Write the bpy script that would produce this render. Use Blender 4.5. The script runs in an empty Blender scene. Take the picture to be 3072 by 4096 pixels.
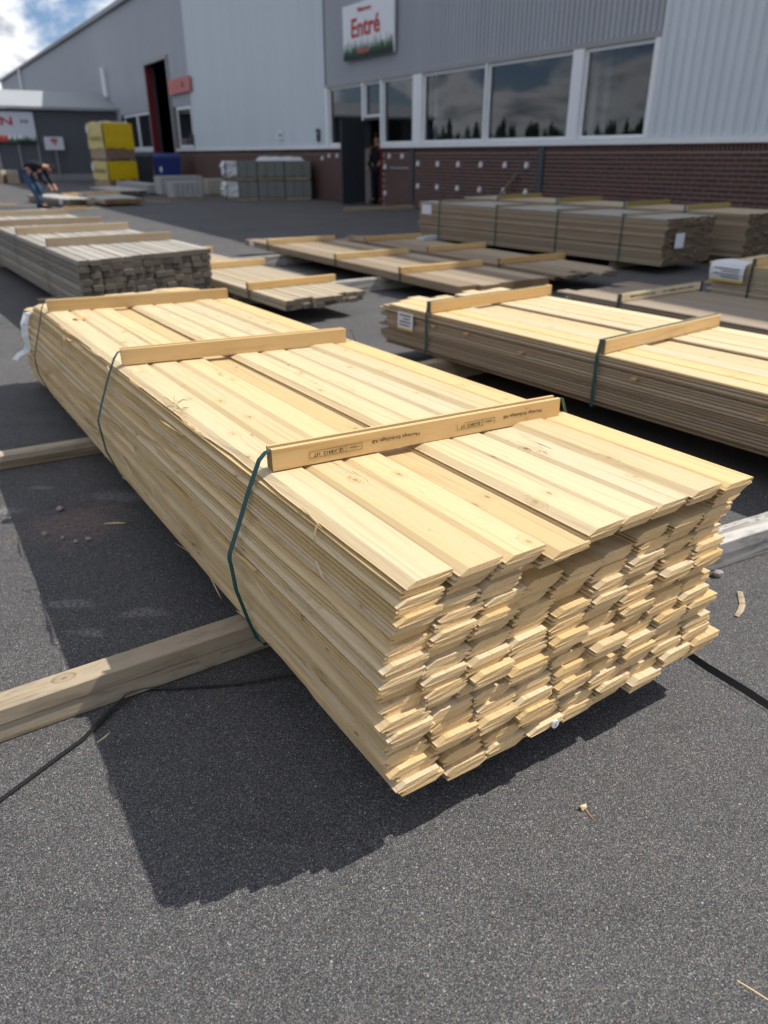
import bpy, bmesh, math, random
from mathutils import Vector, Matrix, Euler
random.seed(7)
R = math.radians
sc = bpy.context.scene
COL = sc.collection

# ------------------------------------------------------------------ camera, sky, sun, exposure
cam_d = bpy.data.cameras.new('camera'); cam = bpy.data.objects.new('camera', cam_d); COL.objects.link(cam)
cam.location = (0, 0, 1.312); cam.rotation_euler = (R(90 - 25.875), 0, 0)
cam_d.sensor_fit = 'VERTICAL'; cam_d.sensor_height = 24.0; cam_d.sensor_width = 18.0
cam_d.lens = 24.0 * 2940 / 4096
cam_d.clip_start = 0.02; cam_d.clip_end = 3000
cam_d.dof.use_dof = True; cam_d.dof.focus_distance = 1.75; cam_d.dof.aperture_fstop = 1.9
sc.camera = cam
SUN = Vector((0.601, 0.238, 0.763)).normalized()
SKY_STRENGTH = 0.076
SKY_SEED = 1.1
SUN_STRENGTH = 4.9
sc.view_settings.view_transform = 'Standard'; sc.view_settings.look = 'None'
sc.view_settings.gamma = 1.0; sc.view_settings.use_curve_mapping = False
sc.view_settings.exposure = 0.12
sc.cycles.use_adaptive_sampling = True; sc.cycles.adaptive_threshold = 0.02
sc.cycles.max_bounces = 6; sc.cycles.diffuse_bounces = 4; sc.cycles.glossy_bounces = 3; sc.cycles.transparent_max_bounces = 8
sc.cycles.caustics_reflective = False; sc.cycles.caustics_refractive = False

# ------------------------------------------------------------------ node helper
class NT:
    def __init__(s, tree): s.t = tree; tree.nodes.clear()
    def n(s, typ, ins=None, **props):
        nd = s.t.nodes.new(typ)
        for k, v in props.items(): setattr(nd, k, v)
        for k, v in (ins or {}).items():
            sock = nd.inputs[k]
            if hasattr(v, 'is_output') or isinstance(v, bpy.types.NodeSocket): s.t.links.new(v, sock)
            else: sock.default_value = v
        return nd
    def math(s, op, a, b=0.0, clamp=False):
        return s.n('ShaderNodeMath', {0: a, 1: b}, operation=op, use_clamp=clamp).outputs[0]
    def vmath(s, op, a, b):
        return s.n('ShaderNodeVectorMath', {0: a, 1: b}, operation=op).outputs[0]
    def mix(s, fac, a, b, blend='MIX'):
        nd = s.n('ShaderNodeMix', data_type='RGBA', blend_type=blend)
        for i, v in ((0, fac), (6, a), (7, b)):
            if isinstance(v, bpy.types.NodeSocket): s.t.links.new(v, nd.inputs[i])
            else: nd.inputs[i].default_value = v if i == 0 else (tuple(v) + (1,) if len(v) == 3 else v)
        return nd.outputs[2]
    def ramp(s, fac, stops, interp='LINEAR'):
        nd = s.n('ShaderNodeValToRGB', {'Fac': fac}); cr = nd.color_ramp; cr.interpolation = interp
        while len(cr.elements) < len(stops): cr.elements.new(0.5)
        for e, (p, c) in zip(cr.elements, stops):
            e.position = p; e.color = (c, c, c, 1) if not hasattr(c, '__len__') else (tuple(c) + (1,) if len(c) == 3 else c)
        return nd.outputs[0]
    def smooth(s, v, lo, hi):
        return s.n('ShaderNodeMapRange', {'Value': v, 'From Min': lo, 'From Max': hi}, interpolation_type='SMOOTHSTEP').outputs[0]
    def noise(s, vec, scale, detail=2.0, rough=0.5, dist=0.0, out='Fac'):
        return s.n('ShaderNodeTexNoise', {'Vector': vec, 'Scale': scale, 'Detail': detail, 'Roughness': rough, 'Distortion': dist}).outputs[out]

# ------------------------------------------------------------------ world: blue sky with broken cloud
world = bpy.data.worlds.new('World'); sc.world = world; world.use_nodes = True
w = NT(world.node_tree)
sky = w.n('ShaderNodeTexSky', sky_type='NISHITA', sun_disc=False, sun_elevation=math.asin(SUN.z), sun_rotation=math.atan2(SUN.x, SUN.y), dust_density=0.3, ozone_density=1.0)
gen = w.n('ShaderNodeTexCoord').outputs['Generated']
sep = w.n('ShaderNodeSeparateXYZ', {0: gen})
zc = w.math('ADD', w.math('MAXIMUM', sep.outputs[2], 0.0), 0.42)
pl = w.n('ShaderNodeCombineXYZ', {0: w.math('DIVIDE', sep.outputs[0], zc), 1: w.math('DIVIDE', sep.outputs[1], zc), 2: SKY_SEED}).outputs[0]
n1 = w.noise(pl, 3.3, 9, 0.55, 0.25)
n2 = w.noise(pl, 6.0, 6, 0.6, 0.2)
cover = w.smooth(n1, 0.44, 0.55)
thick = w.smooth(n1, 0.53, 0.66)
ccol = w.mix(thick, (13.5, 13.7, 14.1), (2.0, 2.6, 3.6))
ccol = w.mix(w.smooth(n2, 0.42, 0.72), ccol, w.mix(0.45, ccol, (16, 16, 16)))
skyc = w.mix(cover, w.mix(1.0, sky.outputs[0], (0.86, 0.98, 1.26), 'MULTIPLY'), ccol)
bg = w.n('ShaderNodeBackground', {'Color': skyc, 'Strength': SKY_STRENGTH})
w.n('ShaderNodeOutputWorld', {0: bg.outputs[0]})

sun_d = bpy.data.lights.new('sun', 'SUN'); sun_d.energy = SUN_STRENGTH; sun_d.angle = R(0.55); sun_d.color = (1.0, 0.955, 0.88)
sun = bpy.data.objects.new('sun', sun_d); COL.objects.link(sun); sun.rotation_euler = SUN.to_track_quat('Z', 'Y').to_euler(); sun.location = SUN * 60

# ------------------------------------------------------------------ materials
MATS = {}
def new_mat(name):
    m = bpy.data.materials.new(name); m.use_nodes = True; MATS[name] = m
    return m, NT(m.node_tree)
def finish(t, color, rough=0.7, bump=None, bstr=0.3, bdist=0.002, spec=0.3, metal=0.0, **extra):
    ins = {'Base Color': color if isinstance(color, bpy.types.NodeSocket) else tuple(color) + (1,), 'Roughness': rough, 'Specular IOR Level': spec, 'Metallic': metal}
    ins.update(extra)
    p = t.n('ShaderNodeBsdfPrincipled', ins)
    if bump is not None:
        b = t.n('ShaderNodeBump', {'Height': bump, 'Strength': bstr, 'Distance': bdist})
        t.t.links.new(b.outputs[0], p.inputs['Normal'])
    t.n('ShaderNodeOutputMaterial', {0: p.outputs[0]})

def wood(name, pale, warm, dark, knots=0.6, grey=None, dirt=0.0, var=0.12, freq=1.0, streak=0.42):
    m, t = new_mat(name)
    co = t.n('ShaderNodeTexCoord').outputs['Object']
    oi = t.n('ShaderNodeObjectInfo'); rnd = oi.outputs['Random']
    off = t.n('ShaderNodeCombineXYZ', {0: t.math('MULTIPLY', rnd, 31.7), 1: t.math('MULTIPLY', rnd, 17.3), 2: t.math('MULTIPLY', rnd, 53.1)}).outputs[0]
    p = t.vmath('ADD', co, off)
    warp = t.noise(t.vmath('MULTIPLY', p, (1.1, 5, 5)), 1.0, 2, 0.5)
    pw = t.vmath('ADD', p, t.n('ShaderNodeCombineXYZ', {1: t.math('MULTIPLY', warp, 0.05), 2: t.math('MULTIPLY', warp, 0.03)}).outputs[0])
    # knots: sparse, elongated along the board
    kv = t.n('ShaderNodeTexVoronoi', {'Vector': t.vmath('MULTIPLY', p, (4.6, 8.5, 8.5)), 'Scale': 1.0, 'Randomness': 1.0}, voronoi_dimensions='2D', feature='F1')
    ksel = t.math('GREATER_THAN', t.n('ShaderNodeSeparateColor', {0: kv.outputs['Color']}).outputs[0], 1.0 - knots)
    kd = kv.outputs['Distance']
    kcore = t.math('MULTIPLY', t.math('SUBTRACT', 1.0, t.smooth(kd, 0.022, 0.055)), ksel)
    khalo = t.math('MULTIPLY', t.math('SUBTRACT', 1.0, t.smooth(kd, 0.05, 0.22)), ksel)
    swirl = t.math('MULTIPLY', khalo, 0.035)
    pk = t.vmath('ADD', pw, t.n('ShaderNodeCombineXYZ', {1: swirl, 2: swirl}).outputs[0])
    broad = t.noise(t.vmath('MULTIPLY', pk, (0.5, 16 * freq, 16 * freq)), 1.0, 3, 0.55)
    ring = t.noise(t.vmath('MULTIPLY', pk, (1.3, 85 * freq, 85 * freq)), 1.0, 2, 0.5)
    fine = t.noise(t.vmath('MULTIPLY', pk, (14, 520 * freq, 520 * freq)), 1.0, 2, 0.6)
    hue = t.smooth(t.math('ADD', t.math('MULTIPLY', rnd, 0.75), t.math('MULTIPLY', broad, 0.5)), 0.25, 0.95)
    c = t.mix(hue, pale, warm)
    c = t.mix(t.math('MULTIPLY', t.smooth(ring, 0.50, 0.72), streak), c, dark)
    c = t.mix(t.math('MULTIPLY', t.smooth(fine, 0.45, 0.75), 0.16), c, dark)
    c = t.mix(t.math('MULTIPLY', khalo, 0.30), c, t.mix(0.5, warm, dark))
    kstr = t.math('ADD', 0.25, t.math('MULTIPLY', t.n('ShaderNodeSeparateColor', {0: kv.outputs['Color']}).outputs[1], 0.45))
    c = t.mix(t.math('MULTIPLY', kcore, kstr), c, tuple(v * 0.45 for v in dark))
    ck = t.math('ABSOLUTE', t.math('SUBTRACT', t.noise(t.vmath('MULTIPLY', pk, (1.5, 26, 26)), 1.0, 3, 0.55), 0.5))
    ckm = t.math('MULTIPLY', t.math('SUBTRACT', 1.0, t.smooth(ck, 0.0, 0.011)), t.smooth(t.noise(t.vmath('MULTIPLY', p, (2.6, 9, 9)), 1.0, 2, 0.5), 0.60, 0.68))
    c = t.mix(t.math('MULTIPLY', ckm, 0.75), c, tuple(v * 0.3 for v in dark))
    if grey is not None:
        g = t.noise(t.vmath('MULTIPLY', p, (2.2, 30, 30)), 1.0, 4, 0.65)
        c = t.mix(t.smooth(g, 0.3, 0.62), c, grey)
    if dirt > 0:
        g = t.noise(t.vmath('MULTIPLY', p, (6, 22, 22)), 1.0, 5, 0.7)
        c = t.mix(t.math('MULTIPLY', t.smooth(g, 0.45, 0.72), dirt), c, tuple(v * 0.35 for v in dark))
    val = t.math('ADD', 1.0 - var, t.math('MULTIPLY', t.math('FRACT', t.math('MULTIPLY', rnd, 7.13)), var * 1.6))
    c = t.n('ShaderNodeHueSaturation', {'Color': c, 'Value': val, 'Hue': 0.5, 'Saturation': 1.0, 'Fac': 1.0}).outputs[0]
    hgt = t.math('ADD', t.math('MULTIPLY', fine, 0.6), t.math('MULTIPLY', ring, 0.5))
    finish(t, c, 0.78, hgt, 0.45, 0.0012, 0.18)
    return m
def end_grain(name, a, b, dark, grey=None):
    m, t = new_mat(name)
    co = t.n('ShaderNodeTexCoord').outputs['Object']; rnd = t.n('ShaderNodeObjectInfo').outputs['Random']
    off = t.n('ShaderNodeCombineXYZ', {0: t.math('MULTIPLY', rnd, 31.7), 1: t.math('MULTIPLY', rnd, 17.3)}).outputs[0]
    p = t.vmath('ADD', co, off)
    br = t.noise(p, 22, 3, 0.6); saw = t.noise(t.vmath('MULTIPLY', p, (60, 900, 160)), 1.0, 2, 0.65)
    c = t.mix(t.math('ADD', t.math('MULTIPLY', rnd, 0.6), t.math('MULTIPLY', br, 0.4)), a, b)
    c = t.mix(t.math('MULTIPLY', t.smooth(saw, 0.42, 0.75), 0.42), c, dark)
    if grey is not None: c = t.mix(t.smooth(br, 0.3, 0.6), c, grey)
    finish(t, c, 0.85, saw, 0.5, 0.0015, 0.1)
    return m
def plain(name, col, rough=0.6, nscale=6.0, amt=0.12, spec=0.3, metal=0.0, bscale=None, bstr=0.1):
    m, t = new_mat(name)
    co = t.n('ShaderNodeTexCoord').outputs['Object']
    n = t.noise(co, nscale, 4, 0.6)
    c = t.mix(n, tuple(v * (1 - amt) for v in col), tuple(min(1, v * (1 + amt)) for v in col))
    b = t.noise(co, bscale, 3, 0.6) if bscale else None
    finish(t, c, rough, b, bstr, 0.01, spec, metal)
    return m

wood('spruce', (0.68, 0.558, 0.372), (0.645, 0.465, 0.225), (0.37, 0.235, 0.10), knots=0.42, streak=0.38, var=0.11)
end_grain('spruce_end', (0.83, 0.605, 0.335), (0.80, 0.525, 0.235), (0.44, 0.27, 0.115))
wood('batten', (0.64, 0.455, 0.225), (0.60, 0.39, 0.165), (0.42, 0.23, 0.08), knots=0.3, freq=0.6, streak=0.5)
end_grain('batten_end', (0.36, 0.25, 0.13), (0.30, 0.20, 0.10), (0.16, 0.10, 0.05))
wood('old_timber', (0.46, 0.39, 0.29), (0.42, 0.33, 0.22), (0.20, 0.145, 0.09), knots=0.7, dirt=0.4, freq=0.45, streak=0.75)
wood('bleached_timber', (0.55, 0.53, 0.49), (0.46, 0.43, 0.385), (0.16, 0.145, 0.13), knots=0.5, dirt=0.6, freq=0.4, streak=0.95)
wood('grey_timber', (0.30, 0.265, 0.215), (0.29, 0.225, 0.15), (0.12, 0.095, 0.07), knots=0.4, grey=(0.27, 0.25, 0.22), dirt=0.25, var=0.34)
wood('silver_timber', (0.46, 0.43, 0.375), (0.42, 0.355, 0.27), (0.18, 0.145, 0.11), knots=0.3, grey=(0.40, 0.38, 0.34), dirt=0.15, var=0.22)
end_grain('grey_timber_end', (0.10, 0.086, 0.070), (0.19, 0.162, 0.13), (0.05, 0.043, 0.035))
wood('brown_timber', (0.40, 0.31, 0.215), (0.36, 0.255, 0.155), (0.19, 0.125, 0.07), knots=0.4, grey=(0.37, 0.30, 0.215), var=0.32)
end_grain('brown_timber_end', (0.30, 0.20, 0.105), (0.24, 0.145, 0.07), (0.12, 0.07, 0.035))
wood('pale_timber', (0.52, 0.425, 0.29), (0.47, 0.355, 0.205), (0.27, 0.18, 0.10), knots=0.5, grey=(0.45, 0.385, 0.285), var=0.16)
end_grain('pale_timber_end', (0.20, 0.155, 0.105), (0.15, 0.115, 0.078), (0.08, 0.06, 0.04))
wood('tan_panel', (0.33, 0.275, 0.215), (0.30, 0.24, 0.175), (0.19, 0.145, 0.10), knots=0.15, var=0.08)
end_grain('tan_panel_end', (0.25, 0.20, 0.14), (0.22, 0.17, 0.12), (0.12, 0.09, 0.06))
wood('mossy_batten', (0.40, 0.31, 0.12), (0.34, 0.25, 0.085), (0.17, 0.13, 0.05), knots=0.2, freq=0.7)
plain('strap_green', (0.012, 0.075, 0.072), 0.35, 40, 0.2, 0.5)
plain('strap_dark', (0.02, 0.028, 0.028), 0.4, 40, 0.2, 0.5)
plain('strap_black', (0.016, 0.017, 0.020), 0.42, 60, 0.25, 0.5)
plain('ink', (0.03, 0.022, 0.015), 0.9, 300, 0.3, 0.1)
plain('paper', (0.70, 0.72, 0.74), 0.6, 30, 0.06, 0.2)
plain('paper_edge', (0.62, 0.42, 0.04), 0.6, 30, 0.1, 0.2)
plain('print_grey', (0.16, 0.17, 0.19), 0.7, 30, 0.2, 0.2)
plain('plastic_white', (0.80, 0.81, 0.83), 0.3, 30, 0.03, 0.5)
plain('stone', (0.33, 0.30, 0.29), 0.9, 60, 0.3, 0.2, bscale=120, bstr=0.5)
plain('straw', (0.62, 0.50, 0.28), 0.7, 60, 0.15)
plain('dead_leaf', (0.30, 0.18, 0.09), 0.8, 60, 0.3)
plain('yellow_scrap', (0.60, 0.42, 0.03), 0.6, 60, 0.2)

def asphalt():
    m, t = new_mat('asphalt')
    co = t.n('ShaderNodeTexCoord').outputs['Object']
    d = t.noise(co, 170, 2, 0.6, out='Color')
    cd = t.vmath('ADD', co, t.vmath('MULTIPLY', t.vmath('SUBTRACT', d, (0.5, 0.5, 0.5)), (0.0055, 0.0055, 0.0)))
    def layer(scale, sel, lo, hi):
        v = t.n('ShaderNodeTexVoronoi', {'Vector': cd, 'Scale': scale, 'Randomness': 1.0}, voronoi_dimensions='2D', feature='F1')
        s = t.n('ShaderNodeSeparateColor', {0: v.outputs['Color']})
        mask = t.math('MULTIPLY', t.math('GREATER_THAN', s.outputs[0], sel), t.math('SUBTRACT', 1.0, t.smooth(v.outputs['Distance'], lo, hi)))
        return mask, s.outputs[1], v.outputs['Distance'], s.outputs[2]
    big = t.noise(co, 0.7, 5, 0.6); mid = t.noise(co, 9, 4, 0.6); fine = t.noise(co, 900, 2, 0.6)
    c = t.mix(mid, (0.025, 0.025, 0.0265), (0.038, 0.038, 0.040))
    hts = t.math('MULTIPLY', fine, 0.25)
    for scale, sel, lo, hi, k, hk in ((560, 0.30, 0.30, 0.58, 0.8, 0.25), (340, 0.50, 0.26, 0.46, 0.82, 0.5), (190, 0.78, 0.20, 0.36, 0.85, 0.9), (95, 0.91, 0.13, 0.26, 0.9, 1.2)):
        mk, br, dist, hu = layer(scale, sel, lo, hi)
        sc_ = t.ramp(br, [(0.0, (0.055, 0.055, 0.060)), (0.5, (0.105, 0.106, 0.108)), (0.85, (0.21, 0.21, 0.208)), (1.0, (0.40, 0.395, 0.38))])
        sc_ = t.mix(t.math('MULTIPLY', t.math('GREATER_THAN', hu, 0.90), 0.5), sc_, (0.30, 0.20, 0.15))
        c = t.mix(t.math('MULTIPLY', mk, k), c, sc_)
        hts = t.math('ADD', hts, t.math('MULTIPLY', mk, hk * 0.5))
    pits = t.smooth(t.noise(co, 120, 3, 0.7), 0.62, 0.75)
    c = t.mix(t.math('MULTIPLY', pits, 0.6), c, (0.012, 0.012, 0.013))
    hts = t.math('SUBTRACT', hts, pits)
    c = t.mix(t.math('MULTIPLY', t.smooth(big, 0.3, 0.7), 0.45), c, t.mix(1.0, c, (1.5, 1.48, 1.45), 'MULTIPLY'))
    c = t.mix(t.math('MULTIPLY', t.smooth(t.noise(t.vmath('MULTIPLY', co, (1.0, 2.6, 1.0)), 2.3, 5, 0.62), 0.52, 0.72), 0.42), c, t.mix(1.0, c, (0.55, 0.55, 0.57), 'MULTIPLY'))
    # spilt dust and reddish dirt beside the bundle
    sp = t.n('ShaderNodeSeparateXYZ', {0: co})
    bn_ = t.math('SUBTRACT', t.noise(co, 14, 4, 0.65), 0.5); dn_ = t.smooth(t.noise(co, 80, 3, 0.7), 0.38, 0.62)
    def blob(x, y, r, sx=1.0, sy=1.0):
        dx = t.math('MULTIPLY', t.math('SUBTRACT', sp.outputs[0], x), sx); dy = t.math('MULTIPLY', t.math('SUBTRACT', sp.outputs[1], y), sy)
        dd = t.math('SQRT', t.math('ADD', t.math('MULTIPLY', dx, dx), t.math('MULTIPLY', dy, dy)))
        return t.math('SUBTRACT', 1.0, t.smooth(t.math('ADD', dd, t.math('MULTIPLY', bn_, r * 1.8)), r * 0.3, r))
    dirt = t.math('MULTIPLY', blob(-1.22, 2.60, 0.24), dn_)
    c = t.mix(t.math('MULTIPLY', dirt, 0.9), c, (0.21, 0.14, 0.12))
    for x, y, r, sx, sy in ((-0.78, 1.97, 0.05, 0.45, 1.4), (-0.90, 1.86, 0.035, 0.5, 1.2), (-1.12, 2.86, 0.11, 0.5, 1.5), (-1.55, 2.72, 0.05, 0.5, 1.3), (-1.02, 2.02, 0.05, 0.4, 1.3), (-1.5, 2.95, 0.04, 0.5, 1.5)):
        du = t.math('MULTIPLY', blob(x, y, r, sx, sy), dn_)
        c = t.mix(t.math('MULTIPLY', du, 0.6), c, (0.30, 0.29, 0.28))
    finish(t, c, 0.80, hts, 0.6, 0.003, 0.28)
asphalt()
def streaky(name, col, amt):
    m, t = new_mat(name)
    co = t.n('ShaderNodeTexCoord').outputs['Object']
    n = t.noise(t.vmath('MULTIPLY', co, (2.2, 0.2, 0.12)), 1.0, 5, 0.65); n2 = t.noise(co, 0.35, 4, 0.6)
    c = t.mix(n, tuple(v * (1 - amt * 1.6) for v in col), tuple(min(1, v * (1 + amt)) for v in col))
    c = t.mix(t.math('MULTIPLY', t.smooth(n2, 0.5, 0.75), 0.18), c, tuple(v * 0.72 for v in col))
    finish(t, c, 0.45, None, spec=0.35)

streaky('cladding_white', (0.60, 0.655, 0.71), 0.07)
streaky('cladding_grey', (0.385, 0.41, 0.455), 0.09)
plain('cladding_dark', (0.12, 0.13, 0.145), 0.6, 0.6, 0.1, 0.3)
plain('roof_light', (0.33, 0.345, 0.36), 0.6, 0.4, 0.08)
plain('white_frame', (0.76, 0.79, 0.82), 0.45, 2, 0.05)
plain('sill_white', (0.74, 0.765, 0.78), 0.5, 3, 0.10)
plain('trim_grey', (0.30, 0.30, 0.31), 0.5, 2, 0.1)
plain('trim_dark', (0.055, 0.062, 0.075), 0.5, 2, 0.1)
plain('red_steel', (0.16, 0.022, 0.026), 0.5, 3, 0.1)
plain('door_dark', (0.040, 0.048, 0.056), 0.45, 2, 0.1)
plain('interior_dark', (0.045, 0.045, 0.048), 0.9, 1, 0.2)
plain('mortar', (0.36, 0.33, 0.30), 0.95, 30, 0.15, 0.1, bscale=60)
def brick_mat():
    m, t = new_mat('brick')
    geo = t.n('ShaderNodeTexCoord').outputs['Object']
    rnd = t.n('ShaderNodeNewGeometry').outputs['Random Per Island']; ro = t.n('ShaderNodeObjectInfo').outputs['Random']
    r = t.math('FRACT', t.math('ADD', rnd, t.math('MULTIPLY', ro, 3.7)))
    c = t.ramp(r, [(0, (0.088, 0.042, 0.037)), (0.5, (0.13, 0.056, 0.046)), (0.8, (0.105, 0.053, 0.047)), (1, (0.07, 0.043, 0.04))])
    n = t.noise(geo, 45, 4, 0.65); c = t.mix(t.math('MULTIPLY', n, 0.5), c, (0.05, 0.03, 0.03))
    finish(t, c, 0.85, n, 0.4, 0.004, 0.2)
brick_mat()
def glass_mat():
    m, t = new_mat('window_glass')
    fr = t.n('ShaderNodeFresnel', {'IOR': 1.55}).outputs[0]
    fac = t.math('ADD', t.math('MULTIPLY', fr, 1.15), 0.015, clamp=True)
    gl = t.n('ShaderNodeBsdfGlossy', {'Color': (0.92, 0.95, 1.0, 1), 'Roughness': 0.015})
    tr = t.n('ShaderNodeBsdfTransparent', {'Color': (0.55, 0.60, 0.62, 1)})
    ms = t.n('ShaderNodeMixShader', {0: fac, 1: tr.outputs[0], 2: gl.outputs[0]})
    t.n('ShaderNodeOutputMaterial', {0: ms.outputs[0]})
glass_mat()
def lamp_mat():
    m, t = new_mat('lit_lamp')
    e = t.n('ShaderNodeEmission', {'Color': (1.0, 0.86, 0.62, 1), 'Strength': 0.6}); t.n('ShaderNodeOutputMaterial', {0: e.outputs[0]})
lamp_mat()
plain('sign_white', (0.72, 0.75, 0.80), 0.4, 3, 0.03)
plain('sign_red', (0.50, 0.035, 0.03), 0.5, 8, 0.08)
plain('sign_text_dark', (0.06, 0.07, 0.09), 0.6, 8, 0.08)
plain('sign_salmon', (0.50, 0.13, 0.12), 0.5, 5, 0.1)
plain('sign_green_a', (0.035, 0.085, 0.045), 0.6, 10, 0.3)
plain('sign_green_b', (0.09, 0.17, 0.09), 0.6, 10, 0.3)
plain('sign_green_c', (0.02, 0.04, 0.03), 0.6, 10, 0.3)
plain('yellow_wrap', (0.72, 0.49, 0.006), 0.4, 3, 0.15, 0.4, bscale=5, bstr=0.5)
plain('yellow_wrap_pale', (0.60, 0.50, 0.21), 0.5, 3, 0.15, 0.3, bscale=5, bstr=0.5)
plain('insulation_tan', (0.36, 0.27, 0.20), 0.8, 5, 0.15)
plain('insulation_brown', (0.24, 0.155, 0.115), 0.8, 5, 0.15)
plain('concrete', (0.33, 0.335, 0.33), 0.9, 4, 0.12, 0.2, bscale=40)
plain('concrete_green', (0.185, 0.20, 0.185), 0.85, 4, 0.15, 0.2)
plain('plastic_film', (0.55, 0.57, 0.58), 0.25, 6, 0.12, 0.5, bscale=9, bstr=0.8)
plain('beige_stone', (0.36, 0.34, 0.27), 0.9, 5, 0.12)
plain('bin_blue', (0.005, 0.024, 0.15), 0.35, 3, 0.1, 0.4)
plain('bin_grey', (0.05, 0.065, 0.075), 0.5, 3, 0.15)
plain('skin', (0.50, 0.27, 0.19), 0.6, 20, 0.1)
plain('jeans', (0.055, 0.10, 0.175), 0.85, 14, 0.35)
plain('sweater_black', (0.012, 0.014, 0.020), 0.9, 14, 0.2)
plain('workwear_navy', (0.009, 0.011, 0.020), 0.85, 14, 0.25)
plain('patch_orange', (0.30, 0.07, 0.02), 0.7, 14, 0.1)
plain('hair_brown', (0.06, 0.035, 0.02), 0.8, 30, 0.3)
plain('shoe_dark', (0.03, 0.028, 0.026), 0.7, 20, 0.2)
plain('sole_white', (0.5, 0.48, 0.44), 0.7, 20, 0.1)
plain('spruce_needles', (0.022, 0.045, 0.024), 0.9, 2, 0.4)

# ------------------------------------------------------------------ object helpers
def tag(o, label=None, cat=None, group=None, kind=None):
    if label: o['label'] = label
    if cat: o['category'] = cat
    if group: o['group'] = group
    if kind: o['kind'] = kind
    return o
def thing(name, label, cat, loc=(0, 0, 0), rz=0.0, group=None):
    o = bpy.data.objects.new(name, None); COL.objects.link(o); o.empty_display_size = 0.1
    o.location = loc; o.rotation_euler = (0, 0, rz)
    return tag(o, label, cat, group)
class MB:
    def __init__(s): s.v = []; s.f = []; s.m = []
    def add(s, vs, fs, mi=0):
        o = len(s.v); s.v += [tuple(v) for v in vs]; s.f += [tuple(i + o for i in f) for f in fs]; s.m += [mi] * len(fs); return s
    def box(s, x0, x1, y0, y1, z0, z1, mi=0):
        return s.add([(x0, y0, z0), (x1, y0, z0), (x1, y1, z0), (x0, y1, z0), (x0, y0, z1), (x1, y0, z1), (x1, y1, z1), (x0, y1, z1)],
                     [(0, 3, 2, 1), (4, 5, 6, 7), (0, 1, 5, 4), (1, 2, 6, 5), (2, 3, 7, 6), (3, 0, 4, 7)], mi)
    def sweep(s, prof, xs, warp=None, cap=1, mi=0):
        """profile of (y, z) points carried along x"""
        n = len(prof); vs = []
        for x in xs:
            for (y, z) in prof:
                vs.append(warp(x, y, z) if warp else (x, y, z))
        fs = []; ms = []
        o = len(s.v)
        for i in range(len(xs) - 1):
            for j in range(n):
                a = i * n + j; b = i * n + (j + 1) % n
                s.f.append((o + a, o + b, o + b + n, o + a + n)); s.m.append(mi)
        s.f.append(tuple(o + j for j in range(n))[::-1]); s.m.append(cap)
        e = (len(xs) - 1) * n
        s.f.append(tuple(o + e + j for j in range(n))); s.m.append(cap)
        s.v += vs
        return s
    def ribbon(s, pts, wid, thick=0.0008, side=None):
        """flat band through points; side = width direction"""
        pts = [Vector(p) for p in pts]; n = len(pts); vs = []
        for i, p in enumerate(pts):
            tn = (pts[min(i + 1, n - 1)] - pts[max(i - 1, 0)]).normalized()
            sd = Vector(side[i] if isinstance(side, list) else side); sd = (sd - tn * sd.dot(tn)).normalized(); nm = tn.cross(sd).normalized()
            for a, b in ((-1, -1), (1, -1), (1, 1), (-1, 1)): vs.append(p + sd * a * wid / 2 + nm * b * thick / 2)
        fs = []
        for i in range(n - 1):
            for j in range(4):
                fs.append((i * 4 + j, i * 4 + (j + 1) % 4, i * 4 + 4 + (j + 1) % 4, i * 4 + 4 + j))
        fs += [(3, 2, 1, 0), tuple((n - 1) * 4 + j for j in range(4))]
        return s.add(vs, fs)
    def tube(s, pts, rad, seg=8):
        pts = [Vector(p) for p in pts]; n = len(pts); vs = []; fs = []
        for i, p in enumerate(pts):
            tn = (pts[min(i + 1, n - 1)] - pts[max(i - 1, 0)]).normalized()
            a = tn.orthogonal().normalized(); b = tn.cross(a); r = rad[i] if hasattr(rad, '__len__') else rad
            for k in range(seg):
                an = 2 * math.pi * k / seg; vs.append(p + (a * math.cos(an) + b * math.sin(an)) * r)
        for i in range(n - 1):
            for k in range(seg): fs.append((i * seg + k, i * seg + (k + 1) % seg, (i + 1) * seg + (k + 1) % seg, (i + 1) * seg + k))
        fs += [tuple(range(seg))[::-1], tuple((n - 1) * seg + k for k in range(seg))]
        return s.add(vs, fs)
    def mesh(s, name, mats, smooth=False, fix=True):
        me = bpy.data.meshes.new(name); me.from_pydata(s.v, [], s.f)
        for m in ([mats] if isinstance(mats, str) else mats): me.materials.append(MATS[m])
        me.polygons.foreach_set('material_index', s.m)
        if fix:
            bm = bmesh.new(); bm.from_mesh(me); bmesh.ops.recalc_face_normals(bm, faces=bm.faces); bm.to_mesh(me); bm.free()
        if smooth: me.polygons.foreach_set('use_smooth', [True] * len(me.polygons))
        me.update(); return me
    def build(s, name, mats, parent=None, loc=(0, 0, 0), rot=(0, 0, 0), smooth=False):
        return link(name, s.mesh(name, mats, smooth), parent, loc, rot)
def link(name, me, parent=None, loc=(0, 0, 0), rot=(0, 0, 0)):
    o = bpy.data.objects.new(name, me); COL.objects.link(o); o.parent = parent; o.location = loc; o.rotation_euler = rot; return o
def chamfer_prof(w_, h_, c):
    return [(c, 0), (w_ - c, 0), (w_, c), (w_, h_ - c), (w_ - c, h_), (c, h_), (0, h_ - c), (0, c)]
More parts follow.
